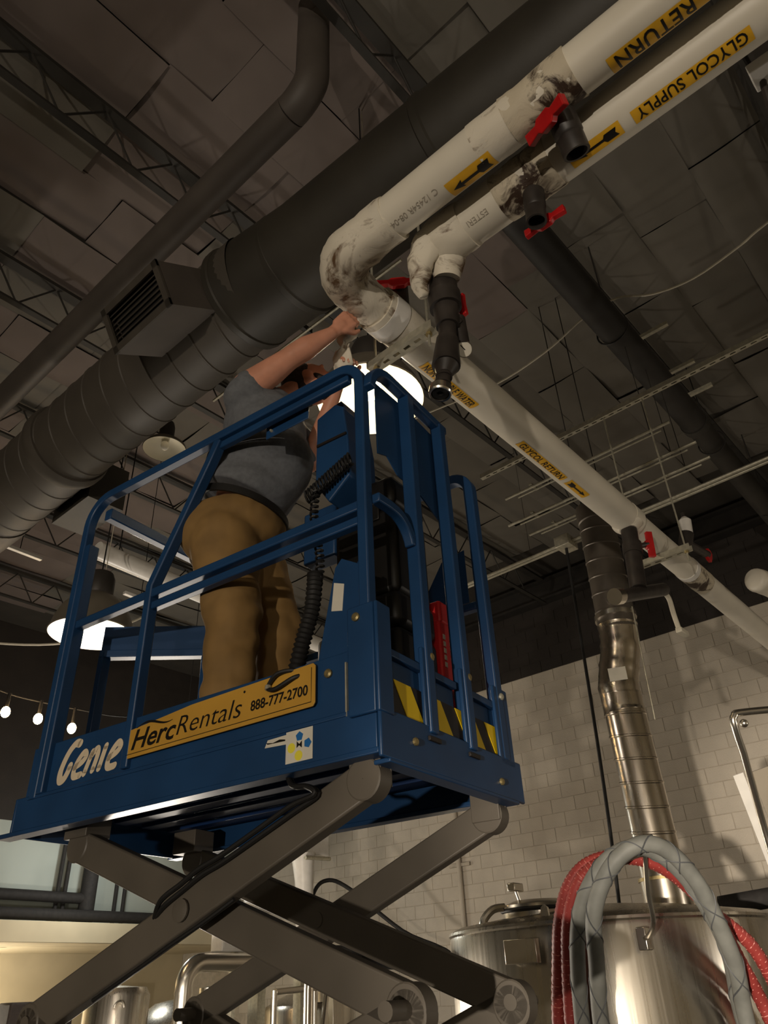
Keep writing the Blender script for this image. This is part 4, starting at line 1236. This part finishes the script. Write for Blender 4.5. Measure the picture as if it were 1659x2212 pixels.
# hair and short beard
hr = MB()
ell(hr, Hd(-.022, 0, .030), (.096, .084, .098), HRot); ell(hr, Hd(-.05, 0, -.02), (.06, .07, .07), HRot)
blob('hair', hr, .008, hair_m, person, 2)
bd = MB()
ell(bd, Hd(.040, 0, -.098), (.058, .055, .036), HRot)
for s in (-1, 1):
    capsule(bd, Hd(.022, s * .068, -.03), .014, Hd(.045, s * .05, -.085), .022, 10)
blob('beard', bd, .008, hair_m, person, 2)
# T-shirt
sh = MB()
ell(sh, B(.062, 0, 1.52), (.175, .205, .205), rotZ)
ell(sh, B(.045, 0, 1.34), (.215, .205, .215), rotZ)
ell(sh, B(-.005, 0, 1.20), (.20, .20, .13), rotZ)
ell(sh, B(.085, 0, 1.36), (.185, .185, .17), rotZ)
capsule(sh, B(.01, -.10, 1.60), .085, B(.0, -.145, 1.595), .080, 20)
capsule(sh, B(-.005, -.15, 1.60), .080, B(.028, -.165, 1.625), .079, 20)
capsule(sh, B(.11, .12, 1.64), .088, B(.17, .16, 1.56), .082, 20)
capsule(sh, B(.15, .155, 1.60), .078, B(.205, .165, 1.50), .074, 20)
capsule(sh, B(.02, -.13, 1.66), .07, B(.12, .12, 1.70), .07, 20)
from mathutils import noise
s_o = blob('shirt', sh, .011, shirt_m, person, 8)
NS = [v.normal.copy() for v in s_o.data.vertices]
for v in s_o.data.vertices:
    q = W[person] @ v.co
    n_ = noise.noise(Vector((q.x * 7, q.y * 7, q.z * 16))) * .010 + noise.noise(q * 26) * .003
    v.co += NS[v.index] * n_
# drop the hem: flatten everything under the hem line into an open skirt
for v in s_o.data.vertices:
    q = PM.inverted() @ (W[person] @ v.co)
    hem = 1.155 - .07 * (q.x / .2)
    if q.z < hem:
        v.co.z += (hem - q.z) * .92
# trousers
tr = MB()
ell(tr, B(-.035, 0, 1.03), (.205, .20, .135), rotZ)
ell(tr, B(-.085, -.06, .99), (.15, .13, .13), rotZ); ell(tr, B(-.085, .06, .99), (.15, .13, .13), rotZ)
KR, AR_ = B(.010, -.105, .60), B(.018, -.105, .20)
KL, AL_ = B(.135, .105, .62), B(.10, .115, .20)
capsule(tr, B(-.045, -.095, .93), .132, KR, .095, 20); capsule(tr, KR, .094, AR_, .076, 20)
capsule(tr, B(.02, .10, .93), .128, KL, .088, 20); capsule(tr, KL, .088, AL_, .074, 20)
t_o = blob('trousers', tr, .011, pants_m, person, 7)
NT = [v.normal.copy() for v in t_o.data.vertices]
for v in t_o.data.vertices:
    q = W[person] @ v.co
    z_ = q.z - LZ
    k = .019 if z_ < .75 else .007
    v.co += NT[v.index] * (noise.noise(Vector((q.x * 9, q.y * 9, q.z * 14))) * k + noise.noise(q * 30) * .002)
# belt follows the waist
bp_ = [B(-.012 + .178 * math.cos(a), .176 * math.sin(a), 1.120 - .062 * math.cos(a)) for a in [2 * math.pi * k / 40 for k in range(40)]]
mb = MB(); vs = []; fs = []
for k, p in enumerate(bp_):
    o_ = (p - B(-.012, 0, p.z - LZ)); o_.z = 0; o_.normalize()
    vs += [p - o_ * .004 + Vector((0, 0, -.016)), p + o_ * .006 + Vector((0, 0, -.016)), p + o_ * .006 + Vector((0, 0, .016)), p - o_ * .004 + Vector((0, 0, .016))]
for k in range(40):
    k2 = (k + 1) % 40
    for i in range(4):
        fs.append((4 * k + i, 4 * k + (i + 1) % 4, 4 * k2 + (i + 1) % 4, 4 * k2 + i))
mb.add(vs, fs).build('belt', belt_m, person)
for kx, (kn, an) in enumerate(((KR, AR_), (KL, AL_))):
    so = MB()
    an0 = Vector((an.x, an.y, LZ + DK))
    fx = (PM.to_3x3() @ Vector((1, 0, 0)))
    capsule(so, an0 + Vector((0, 0, .085)), .052, an0 + Vector((0, 0, .045)) - fx * .03, .046, 16)
    capsule(so, an0 + Vector((0, 0, .045)) - fx * .03, .045, an0 + fx * .15 + Vector((0, 0, .036)), .036, 16)
    capsule(so, an0 + Vector((0, 0, .07)), .045, an0 + fx * .10 + Vector((0, 0, .045)), .04, 16)
    blob('shoe', so, .009, shoe_m, person, 3)
# torn strip of pipe wrap pulled away in the hands
st = MB(); vs = []; fs = []
for j in range(9):
    t_ = j / 8
    c = B(.445, -.17, 1.945).lerp(B(.395, -.02, 1.80), t_)
    for i in range(4):
        d = PM.to_3x3() @ Vector((.022 * (i - 1.5) * (1 + .4 * math.sin(j * 1.3)), .016 * math.sin(i * 2 + j), .02 * math.cos(j * 1.1 + i)))
        vs.append(c + d)
for j in range(8):
    for i in range(3):
        k = j * 4 + i
        fs.append((k, k + 1, k + 5, k + 4))
ws = st.add(vs, fs).build('wrap_strip', mastic, None, smooth=80)
sm = ws.modifiers.new('thick', 'SOLIDIFY'); sm.thickness = .006
tag(ws, 'crumpled strip of white pipe wrap held in both hands', 'pipe wrap')
# ------------------------------------------------------------------ pendant dome lamps
def pendant(p, r, ztop, lit, energy, label_, group='dome pendant lamps', h=None, dark=False):
    x, y, z = p
    t = thing('pendant_lamp', p, label_, 'lamp', group)
    h = h or r * .78
    prof = [(r, 0), (r * 1.02, .008), (r * .985, .03), (r * .93, h * .32), (r * .80, h * .62), (r * .58, h * .86), (r * .34, h)]
    MB().lathe(prof, 40, Matrix.Translation(p)).build('shade', shade_out, t)
    prin = [(r * .995, .002), (r * .915, h * .31), (r * .785, h * .60), (r * .565, h * .84), (r * .33, h * .97), (.001, h * .97)]
    MB().lathe(prin, 40, Matrix.Translation(p)).build('reflector', shade_in, t)
    MB().lathe([(r * .34, h), (r * .36, h + .01), (r * .36, h + .15), (r * .30, h + .20), (.001, h + .20)], 28, Matrix.Translation(p)).build('ballast_housing', shade_dk, t)
    zc = z + h + .20
    MB().tube([(x, y, zc), (x, y, ztop)], .006, 6).build('suspension_cable', rubber, t)
    MB().tube([(x + .03, y, zc), (x + .03, y, ztop)], .004, 6).build('power_lead', wire_m, t)
    if lit:
        MB().ball((x, y, z + h * .45), r * .22, 10, (1, 1, 1.35)).build('bulb', bulb_m, t)
        l = light('pendant_lamp_glow', 'POINT', (x, y, z + h * .30), energy, (1.0, .92, .80), .06)
    else:
        MB().ball((x, y, z + h * .45), r * .20, 8, (1, 1, 1.3)).build('bulb', gauge_f, t)
    return t
pendant((2.565, 2.255, 4.57), .318, 7.7, True, 170, 'lit dome pendant lamp glowing behind the reaching worker')
pendant((2.66, 5.40, 4.11), .325, 7.64, True, 220, 'lit dome pendant lamp at left behind the entry post', h=.34)
pendant((2.83, 4.99, 5.83), .19, 7.7, False, 0, 'small unlit dome lamp beyond the big duct', h=.10)
# suspended white trough luminaire and thin strips
tl = thing('white_trough_light', (3.2, 5.68, 5.0), 'long white suspended trough fixture seen between the rails', 'light fixture')
pr = arc((2.72, 5.66, 5.0), .085, R(0), R(360), 20, (0, 1, 0), (0, 0, 1))
MB().tube([(2.70, 5.645, 5.0), (5.6, 5.86, 5.0)], .082, 24).build('trough', tape_w, tl)
for x in (2.92, 4.6):
    MB().tube([(x, 5.66 + (x - 2.7) * .074, 5.0 + .08), (x, 5.66 + (x - 2.7) * .074, 7.12)], .006, 6).build('hanger_wire', rubber, tl)
def strip(a, b, lab):
    t = thing('strip_light', a, lab, 'light fixture', 'thin strip lights')
    MB().rect([a, b], .05, .04).build('channel', tape_w, t, bevel=.004)
    m_ = (Vector(a) + Vector(b)) / 2
    MB().tube([m_ + Vector((0, 0, .02)), Vector((m_.x, m_.y, 7.7))], .005, 5).build('hanger_wire', rubber, t)
strip((2.62, 7.9, 6.0), (3.15, 7.93, 6.0), 'short white strip light under the end of the big duct')
strip((3.9, 7.3, 5.6), (4.35, 7.33, 5.6), 'short white strip light below the trough fixture')
strip((5.3, 7.3, 5.6), (5.8, 7.33, 5.6), 'short white strip light beside the tan trousers')
tag(MB().tube(smooth_path([(1.9, 8.2, 4.9), (2.6, 7.6, 4.72), (3.3, 7.2, 4.78), (3.9, 7.1, 5.15), (4.3, 7.2, 5.5)], 6), .012, 6).build('slack_cable', wire_m), 'slack pale cable sagging across the left background', 'cable')
# string of bare bulbs over the far counter
sg = thing('string_light_cord', (4.0, 9.5, 5.1), 'dark cord carrying the row of bare bulbs', 'cord')
bl = [(3.773, 9.5, 4.72), (4.189, 9.5, 4.72), (4.653, 9.5, 4.69)]
MB().tube(smooth_path([(2.5, 9.5, 5.3), (3.2, 9.5, 5.05), (3.773, 9.5, 4.95), (4.189, 9.5, 4.94), (4.653, 9.5, 4.95), (5.4, 9.5, 5.0), (6.4, 9.5, 5.3)], 6), .01, 6).build('cord_run', rubber, sg)
for x in (2.5, 6.4):
    MB().tube([(x, 9.5, 5.3), (x, 9.5, 7.13)], .006, 5).build('cord_drop', rubber, sg)
for k, p in enumerate(bl):
    t = thing('bare_bulb', p, 'glowing bare bulb hanging at far left, %s of three' % ('leftmost', 'middle', 'rightmost')[k], 'light bulb', 'string bulbs')
    MB().ball(p, .055, 10, (1, 1, 1.25)).build('glass', bulb_s, t)
    MB().tube([(p[0], p[1], p[2] + .06), (p[0], p[1], 4.96)], .022, 10).build('socket', rubber, t)
    light('bare_bulb_glow', 'POINT', (p[0], p[1] - .02, p[2] - .11), 9, (1, .78, .5), .05)

# ------------------------------------------------------------------ steel vessel at right
TC, TR_, TZ = Vector((4.78, 2.475, 0)), .945, 1.885
vs_ = thing('fermentation_tank', (TC.x, TC.y, 0), 'large brushed stainless brewing tank at lower right', 'tank')
MT = Matrix.Translation(TC)
MB().lathe([(TR_ - .03, .35), (TR_, .42), (TR_, TZ - .035), (TR_ - .006, TZ - .012)], 96, MT).build('shell', stainless, vs_)
MB().lathe([(TR_ - .004, TZ - .018), (TR_ + .006, TZ - .008), (TR_ + .004, TZ + .006), (TR_ - .05, TZ + .03), (.5, TZ + .09), (.2, TZ + .12), (.001, TZ + .125)], 96, MT).build('top', stainless, vs_)
for a in (20, 110, 200, 290):
    q = TC + Vector((.8 * math.cos(R(a)), .8 * math.sin(R(a)), 0))
    MB().tube([q, q + Vector((0, 0, .42))], .05, 14).build('leg', stainless, vs_)
def Tp(a, r, z): return Vector((TC.x + r * math.cos(R(a)), TC.y + r * math.sin(R(a)), z))
# name plate bracket on the shell
ca = 181.5
PLM = axes(Tp(ca, TR_ + .03, 1.76), Vector((math.sin(R(ca)), -math.cos(R(ca)), 0)), (0, 0, 1))
npl = MB().box((-.095, -.055, -.035), (.095, .055, 0), PLM).build('name_plate', stainless, vs_, bevel=.003)
MB().box((-.08, -.042, 0), (.08, .042, .002), PLM).build('plate_face', steel, npl, smooth=0)
MB().prism([(-.025, -.02), (.025, -.02), (.018, .05), (0, .065), (-.018, .05)], -.01, .01, axes(Tp(188, TR_ - .06, TZ + .02), Vector((math.sin(R(188)), -math.cos(R(188)), 0)), (0, 0, 1))).build('lifting_lug', stainless, vs_, smooth=0)
# manway on top
MWc = Vector((4.26, 2.60, TZ))
mw = MB().lathe([(.21, 0), (.21, .085), (.215, .09)], 40, Matrix.Translation(MWc)).build('manway', stainless, vs_)
MB().tube(arc(MWc + Vector((0, 0, .10)), .215, 0, 2 * math.pi, 40, (1, 0, .05), (0, 1, 0)), .012, 8).build('gasket', rubber, mw)
MB().lathe([(.225, .10), (.22, .115), (.15, .14), (.001, .15)], 40, Matrix.Translation(MWc)).build('lid', chrome, mw)
MB().tube(smooth_path([MWc + Vector((-.18, .12, .11)), MWc + Vector((-.24, .16, .10)), MWc + Vector((-.28, .20, .05)), MWc + Vector((-.29, .2, .0))], 4), .022, 10).build('hinge_arm', chrome, mw)
MB().cbox(MWc + Vector((-.12, .07, .21)), (.10, .05, .045)).build('latch', chrome, mw, bevel=.006)
MB().tube([MWc + Vector((-.10, .06, .13)), MWc + Vector((-.12, .07, .20))], .01, 8).build('latch_post', chrome, mw)
# insulated glycol stub pipes either side
st1 = thing('insulated_stub_pipe', (3.9, 3.2, 1.8), 'short black foam covered pipe left of the tank', 'pipe')
MB().tube([(4.12, 3.24, 1.775), (3.95, 3.75, 1.80)], .062, 18).build('foam', foam_blk, st1)
MB().tube([(3.97, 3.70, 1.80), (3.9, 3.92, 1.81)], .07, 18).build('foam_sleeve', rubber, st1)
MB().tube([(3.9, 3.9, 1.81), (3.88, 4.0, 1.815)], .035, 14).build('ferrule', chrome, st1)
MB().tube(smooth_path([(3.885, 3.98, 1.814), (3.87, 4.06, 1.80), (3.865, 4.10, 1.72), (3.865, 4.11, 1.5), (3.865, 4.11, .0)], 4), .03, 12).build('down_leg', stainless, st1)
st2 = thing('insulated_header_pipe', (5.6, 1.2, 2.2), 'black foam covered pipe crossing right of the tank top', 'pipe')
MB().tube([(5.45, 2.0, 1.99), (5.75, 1.50, 2.05), (6.3, .55, 2.10)], .058, 18).build('foam', foam_blk, st2)
MB().tube([(5.80, 1.42, 2.055), (5.88, 1.28, 2.06)], .072, 18).build('foam_sleeve', rubber, st2)

# vertical galvanised spiral duct behind / on the tank
SXp = 5.40
sv = thing('spiral_duct', (SXp, 2.31, 1.95), 'vertical galvanised spiral duct rising from the tank top', 'duct')
def vspiral(mb, z0, z1, p0, p1, r, pitch=.165, n=32, rw=.010, rh=.005):
    zs = []; z = z0
    while z < z1 - .02:
        zs += [(z, r), (z + pitch - 2 * rw, r), (z + pitch - 1.5 * rw, r + rh), (z + pitch - .5 * rw, r + rh)]
        z += pitch
    zs.append((z1, r)); vs = []; fs = []
    for z, rr in zs:
        t_ = (z - z0) / (z1 - z0)
        for i in range(n):
            g = 2 * math.pi * i / n
            vs.append((p0[0] + (p1[0] - p0[0]) * t_ + rr * math.cos(g), p0[1] + (p1[1] - p0[1]) * t_ + rr * math.sin(g), z + .028 * math.sin(g + .8)))
    for j in range(len(zs) - 1):
        for i in range(n):
            i2 = (i + 1) % n
            fs.append((j * n + i, j * n + i2, j * n + n + i2, j * n + n + i))
    return mb.add(vs, fs)
RS = .150
vspiral(MB(), 2.15, 3.36, (SXp, 2.31), (SXp, 2.335), RS).build('lower_run', spiral_m, sv, smooth=25)
MB().tube([(SXp, 2.31, 1.962), (SXp, 2.31, 2.18)], RS + .012, 32).build('base_collar', spiral_m, sv)
MB().tube([(SXp, 2.31, 2.165), (SXp, 2.31, 2.185)], RS + .018, 32).build('clamp_band', zinc, sv)
pth = smooth_path([(SXp, 2.335, 3.30), (SXp, 2.34, 3.50), (SXp + .02, 2.31, 3.66), (SXp + .03, 2.27, 3.82), (SXp + .03, 2.255, 4.0)], 5)
MB().tube(pth, [RS + (.006 if k % 5 in (0,) else 0) for k in range(len(pth))], 32).build('offset_elbow', spiral_m, sv, smooth=25)
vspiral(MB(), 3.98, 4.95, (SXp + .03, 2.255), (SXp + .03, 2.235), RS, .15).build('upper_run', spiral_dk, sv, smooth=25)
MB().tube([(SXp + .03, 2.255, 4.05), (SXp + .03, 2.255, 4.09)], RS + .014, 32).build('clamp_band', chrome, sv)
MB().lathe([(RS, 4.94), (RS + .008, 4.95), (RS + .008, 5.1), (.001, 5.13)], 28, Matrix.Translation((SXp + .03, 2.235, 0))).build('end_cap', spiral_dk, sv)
for dy in (-.1, .1):
    MB().tube([(SXp + .03, 2.235 + dy, 5.1), (SXp + .03, 2.235 + dy, 7.72)], .005, 6).build('hanger_rod', joist_m, sv)
MB().cbox((0, 0, 0), (.13, .10, .004), axes((SXp - .138, 2.265, 3.56), Vector((.40, -.92, 0)), (0, 0, 1))).build('duct_sticker', sticker, sv, smooth=0)
MB().tube([(SXp - .02, 2.11, 3.2), (SXp + .0, 2.09, 4.1)], .006, 6).build('guy_rod', steel, sv)

# ------------------------------------------------------------------ hoses on a hook in front of the tank
hk = thing('hose_hook', (3.9, 1.80, 1.78), 'bent stainless rod hook holding the hoses above the tank rim', 'hook')
MB().tube(smooth_path([(3.55, 1.80, 2.03), (3.60, 1.69, 2.085), (3.638, 1.635, 2.10), (3.66, 1.635, 2.08), (3.72, 1.68, 1.96), (3.80, 1.72, 1.84), (3.90, 1.80, 1.79), (3.98, 1.865, 1.78)], 6), .0115, 10).build('rod', chrome, hk)
MB().cbox((3.985, 1.87, 1.78), (.05, .05, .10), None).build('clip', chrome, hk, bevel=.005)
def hose(pts, r, m, lab, ribs=None, spiral=None):
    t = thing('brewery_hose', pts[0], lab, 'hose', 'hoses over the hook')
    P = smooth_path(pts, 14)
    MB().tube(P, ([r * (1.06 if k % 2 else .96) for k in range(len(P))] if ribs else r), 14).build('hose_body', m, t)
    if ribs:
        # fine wire helix standing proud, one turn every 2.2 cm
        F = frames(smooth_path(pts, 40)); hx = []; turn = 0.0
        for k in range(len(F) - 1):
            p, tt, a, b = F[k]; q = F[k + 1][0]
            d = (q - p).length; n_ = max(1, int(d / .0028))
            for m_ in range(n_):
                g = turn + 2 * math.pi * d * m_ / n_ / .022
                hx.append(p.lerp(q, m_ / n_) + (a * math.cos(g) + b * math.sin(g)) * r * 1.01)
            turn += 2 * math.pi * d / .022
        MB().tube(hx, .0024, 4).build('wire_helix', hose_rib, t)
    if spiral:
        F = frames(smooth_path(pts, 40)); 
        for hand_ in (1, -1):
            hx = []
            for k, (p, tt, a, b) in enumerate(F):
                g = hand_ * k * .105
                hx.append(p + (a * math.cos(g) + b * math.sin(g)) * r * 1.0)
            MB().tube(hx, .0035, 4).build('braid_line', spiral, t)
    return t
def fall(P, a, b):
    P = [Vector(p) for p in P]
    return [Vector((P[0].x + a[0], P[0].y + a[1], .5)), Vector((P[0].x + a[0] * .7, P[0].y + a[1] * .7, 1.1))] + P + [Vector((P[-1].x + b[0], P[-1].y + b[1], 1.0)), Vector((P[-1].x + b[0], P[-1].y + b[1], .5))]
G1 = [(3.70, 2.019, 1.45), (3.60, 1.938, 1.684), (3.521, 1.871, 1.862), (3.488, 1.772, 2.001), (3.501, 1.665, 2.095), (3.552, 1.568, 2.131), (3.646, 1.5, 2.09), (3.772, 1.464, 1.976), (3.903, 1.463, 1.822), (4.039, 1.481, 1.642), (4.17, 1.541, 1.424)]
G2 = [(3.745, 2.14, 1.45), (3.634, 2.053, 1.69), (3.564, 1.975, 1.853), (3.536, 1.886, 1.977), (3.544, 1.772, 2.082), (3.592, 1.653, 2.130), (3.682, 1.576, 2.10), (3.797, 1.525, 2.010), (3.941, 1.504, 1.863), (4.087, 1.515, 1.688), (4.258, 1.588, 1.421)]
R2_ = [(3.775, 2.216, 1.45), (3.665, 2.124, 1.694), (3.589, 2.041, 1.868), (3.557, 1.94, 2.008), (3.573, 1.847, 2.070), (3.631, 1.735, 2.100), (3.743, 1.632, 2.07), (3.875, 1.564, 1.985), (4.043, 1.518, 1.845), (4.195, 1.517, 1.68), (4.366, 1.50, 1.416)]
R1_ = [(3.80, 2.30, 1.45), (3.668, 2.172, 1.715), (3.603, 2.093, 1.873), (3.571, 1.998, 2.006), (3.585, 1.893, 2.085), (3.654, 1.769, 2.110), (3.781, 1.647, 2.08), (3.945, 1.60, 2.01), (4.12, 1.55, 1.87), (4.28, 1.46, 1.71), (4.47, 1.44, 1.412)]
hose(fall(G1, (.02, .0), (.02, -.02)), .037, hose_gry, 'grey braided hose nearest the middle of the hook', spiral=hose_mark)
hose(fall(G2, (-.01, .02), (.03, -.06)), .036, hose_gry, 'grey braided hose on the left beside the red ones', spiral=hose_mark)
hose(fall(R2_, (-.02, .02), (.02, -.06)), .031, hose_red, 'red ribbed hose second from the left', ribs=True)
hose(fall(R1_, (-.02, .04), (.04, -.06)), .031, hose_red, 'red ribbed hose outermost on the left', ribs=True)

# ------------------------------------------------------------------ steel frame with acrylic panel at the right edge
fr = thing('sight_panel_stand', (4.4, 1.2, 0), 'bent stainless frame with perforated bar and clear panel at right edge', 'stand')
fp = smooth_path([(4.98, .40, 2.83), (4.6, .75, 2.805), (4.26, 1.165, 2.79), (4.21, 1.225, 2.77), (4.215, 1.24, 2.72), (4.30, 1.26, 2.6)], 5) + [Vector((4.49, 1.32, 2.346)), Vector((4.62, 1.36, 2.15)), Vector((4.62, 1.36, .0))]
MB().tube(fp, .019, 12).build('tube', chrome, fr)
bm_ = axes((4.37, 1.31, 2.52), Vector((.13, .02, -.17)), Vector((-.6, .8, 0)))
br = MB().box((0, 0, 0), (.62, .055, .004), bm_).build('perforated_bar', tape_w, fr, smooth=0)
for k in range(6):
    MB().lathe([(.008, .0045), (.001, .0045)], 10, bm_ @ Matrix.Translation((.05 + k * .09, .028, 0))).build('hole', dark_in, br)
MB().box((.02, -.30, .012), (.60, -.04, .018), bm_).build('clear_panel', acrylic, fr, smooth=0)
MB().ball((4.255, 1.20, 2.735), .022, 8).build('knob', chrome, fr)

# ------------------------------------------------------------------ brewhouse seen between the arms
pk = thing('steel_vapour_pipe', (6.45, 9.0, 0), 'thick stainless pipe rising and bending right, low background', 'pipe')
MB().tube([Vector((6.42, 9.0, 0)), Vector((6.40, 9.0, 1.75))] + arc((6.65, 9.0, 1.78), .25, R(180), R(90), 8, (1, 0, 0), (0, 0, 1)) + [Vector((8.9, 9.0, 2.03))], .105, 24).build('pipe_run', chrome, pk)
MB().tube([(6.40, 9.0, 1.70), (6.40, 9.0, 1.73)], .112, 24).build('weld_band', chrome, pk)
hr_ = thing('deck_handrail', (8.3, 9.2, 0), 'polished stainless handrail with slanted stair rail', 'handrail')
for a, b in (((7.84, 9.0, 0), (7.84, 9.0, 1.71)), ((7.86, 9.0, 1.69), (8.82, 9.0, 1.74)), ((8.82, 9.0, 1.74), (8.30, 8.6, 1.0)), ((8.86, 9.3, 0), (8.86, 9.3, 1.76))):
    MB().tube([a, b], .042, 14).build('rail_tube', chrome, hr_)
MB().box((8.92, 8.98, 0), (9.14, 9.2, 1.75)).build('column', stainless, hr_, bevel=.01)
ket = thing('brew_kettle', (7.3, 9.9, 0), 'wide stainless kettle with sloping lid behind the arms', 'kettle')
MB().lathe([(.75, 0), (.75, 1.35), (.72, 1.40), (.40, 1.62), (.2, 1.66), (.001, 1.67)], 48, Matrix.Translation((7.3, 10.2, 0))).build('kettle_body', stainless, ket)
MB().lathe([(.14, 1.60), (.14, 1.78), (.001, 1.80)], 24, Matrix.Translation((7.5, 9.95, 0))).build('manway', chrome, ket)
k2 = thing('mash_vessel', (9.5, 10.0, 0), 'stainless mash vessel right of the slanted rail', 'kettle')
MB().lathe([(.7, 0), (.7, 1.45), (.66, 1.52), (.35, 1.66), (.001, 1.7)], 48, Matrix.Translation((9.6, 10.2, 0))).build('vessel_body', stainless, k2)
MB().lathe([(.16, 1.55), (.16, 1.80), (.001, 1.82)], 24, Matrix.Translation((9.4, 9.8, 0))).build('manway', chrome, k2)
wt = thing('hot_liquor_tank', (5.9, 9.6, 0), 'pale cylindrical tank at the left of the thick pipe', 'tank')
MB().lathe([(.38, 0), (.38, 1.72), (.33, 1.8), (.001, 1.83)], 36, Matrix.Translation((5.95, 9.7, 0))).build('tank_body', stainless, wt)
MB().tube(arc((5.75, 9.32, 1.60), .06, 0, math.pi, 8, (1, 0, 0), (0, 0, 1)), .015, 8).build('lug', chrome, wt)
wb2 = thing('control_cabinet', (7.3, 9.2, 1.9), 'white electrical cabinet between the crossed arms', 'cabinet')
MB().box((7.05, 9.15, 2.16), (7.62, 9.4, 2.62)).build('enclosure', tape_w, wb2, bevel=.02)
MB().box((7.08, 9.145, 2.2), (7.59, 9.15, 2.58)).build('door', tape_w, wb2, bevel=.004)
MB().box((7.3, 9.2, 0), (7.36, 9.3, 2.16)).build('stand', steel, wb2)
cyl = thing('grain_chute', (8.5, 9.2, 2.9), 'silver grain chute with tapered spout above the arm crossing', 'chute')
MB().box((8.30, 9.1, 3.45), (8.95, 9.5, 3.95)).build('hopper', tape_w, cyl, bevel=.01)
MB().tube([(8.50, 9.2, 3.46), (8.53, 9.2, 3.1), (8.55, 9.2, 2.3)], [.18, .14, .12], 20).build('spout', tape_w, cyl)
MB().tube([(8.36, 9.0, 3.37), (8.92, 9.05, 3.40)], .03, 10).build('handle', steel, cyl)
MB().box((8.45, 9.15, 0), (8.6, 9.3, 2.3)).build('stand', steel, cyl)
dm = thing('white_dome_cover', (8.1, 9.6, 2.75), 'rounded white cover beside the grain chute', 'cover')
MB().ball((8.05, 9.6, 2.80), .26, 10, (1, 1, .6)).build('dome', tape_w, dm)
MB().box((7.98, 9.5, 0), (8.12, 9.7, 2.75)).build('post', steel, dm)
tag(MB().tube(smooth_path([(8.7, 9.4, 2.2), (8.8, 9.3, 2.9), (9.0, 9.2, 3.12), (9.3, 9.0, 3.0), (9.8, 8.4, 2.4), (10.2, 7.6, 1.9), (10.3, 7.2, .6)], 6), .03, 10).build('grain_hose', rubber), 'dark flexible hose arching in front of the block wall', 'hose')
# speaker like cabinet and pipes on the pale far wall
cbt = thing('speaker_cabinet', (6.4, 12.4, 0), 'dark cloth fronted cabinet at the lower left corner', 'cabinet')
MB().box((5.88, 12.3, 1.0), (6.85, 12.7, 1.72)).build('cabinet_body', cab_m, cbt, bevel=.03)
MB().box((5.95, 12.35, 0), (6.8, 12.65, 1.0)).build('cabinet_base', cab_m, cbt)
for k in range(3):
    MB().tube([(6.2 + k * .14, 12.29, 1.02), (6.2 + k * .14, 12.29, 1.71)], .008, 6).build('front_bar', chrome, cbt)
def dark_pipe(pts, r, lab):
    tag(MB().tube(pts, r, 12).build('wall_pipe', foam_blk), lab, 'pipe', 'pipes on pale wall')
dark_pipe([(4.5, 13.3, 2.92), (9.2, 13.3, 2.92)], .09, 'thick black pipe lying along the soffit top')
dark_pipe([(4.0, 13.5, 3.22), (7.35, 13.5, 3.20)], .085, 'black pipe above the soffit, one level higher')
dark_pipe([(7.45, 13.5, 2.8), (7.45, 13.5, 3.75), (7.9, 13.5, 4.2)], .14, 'thick black upright with angled branch on the pale wall')
for k, x in enumerate((6.95, 7.08, 8.05, 8.22)):
    dark_pipe([(x, 13.62, 2.8), (x, 13.62, 4.4)], .035, '%s thin dark riser pipe on the pale wall' % ('first', 'second', 'third', 'fourth')[k])
sk = thing('fire_sprinkler', (6.5, 14.2, 2.4), 'small ceiling sprinkler under the far soffit', 'sprinkler')
MB().tube([(6.35, 14.1, 2.52), (6.35, 14.1, 2.42)], .02, 8).build('stem', zinc, sk)
MB().lathe([(.05, 0), (.05, .006)], 14, Matrix.Translation((6.35, 14.1, 2.41)), cap=True).build('deflector', zinc, sk)

bpy.data.scenes.remove(BENCH)
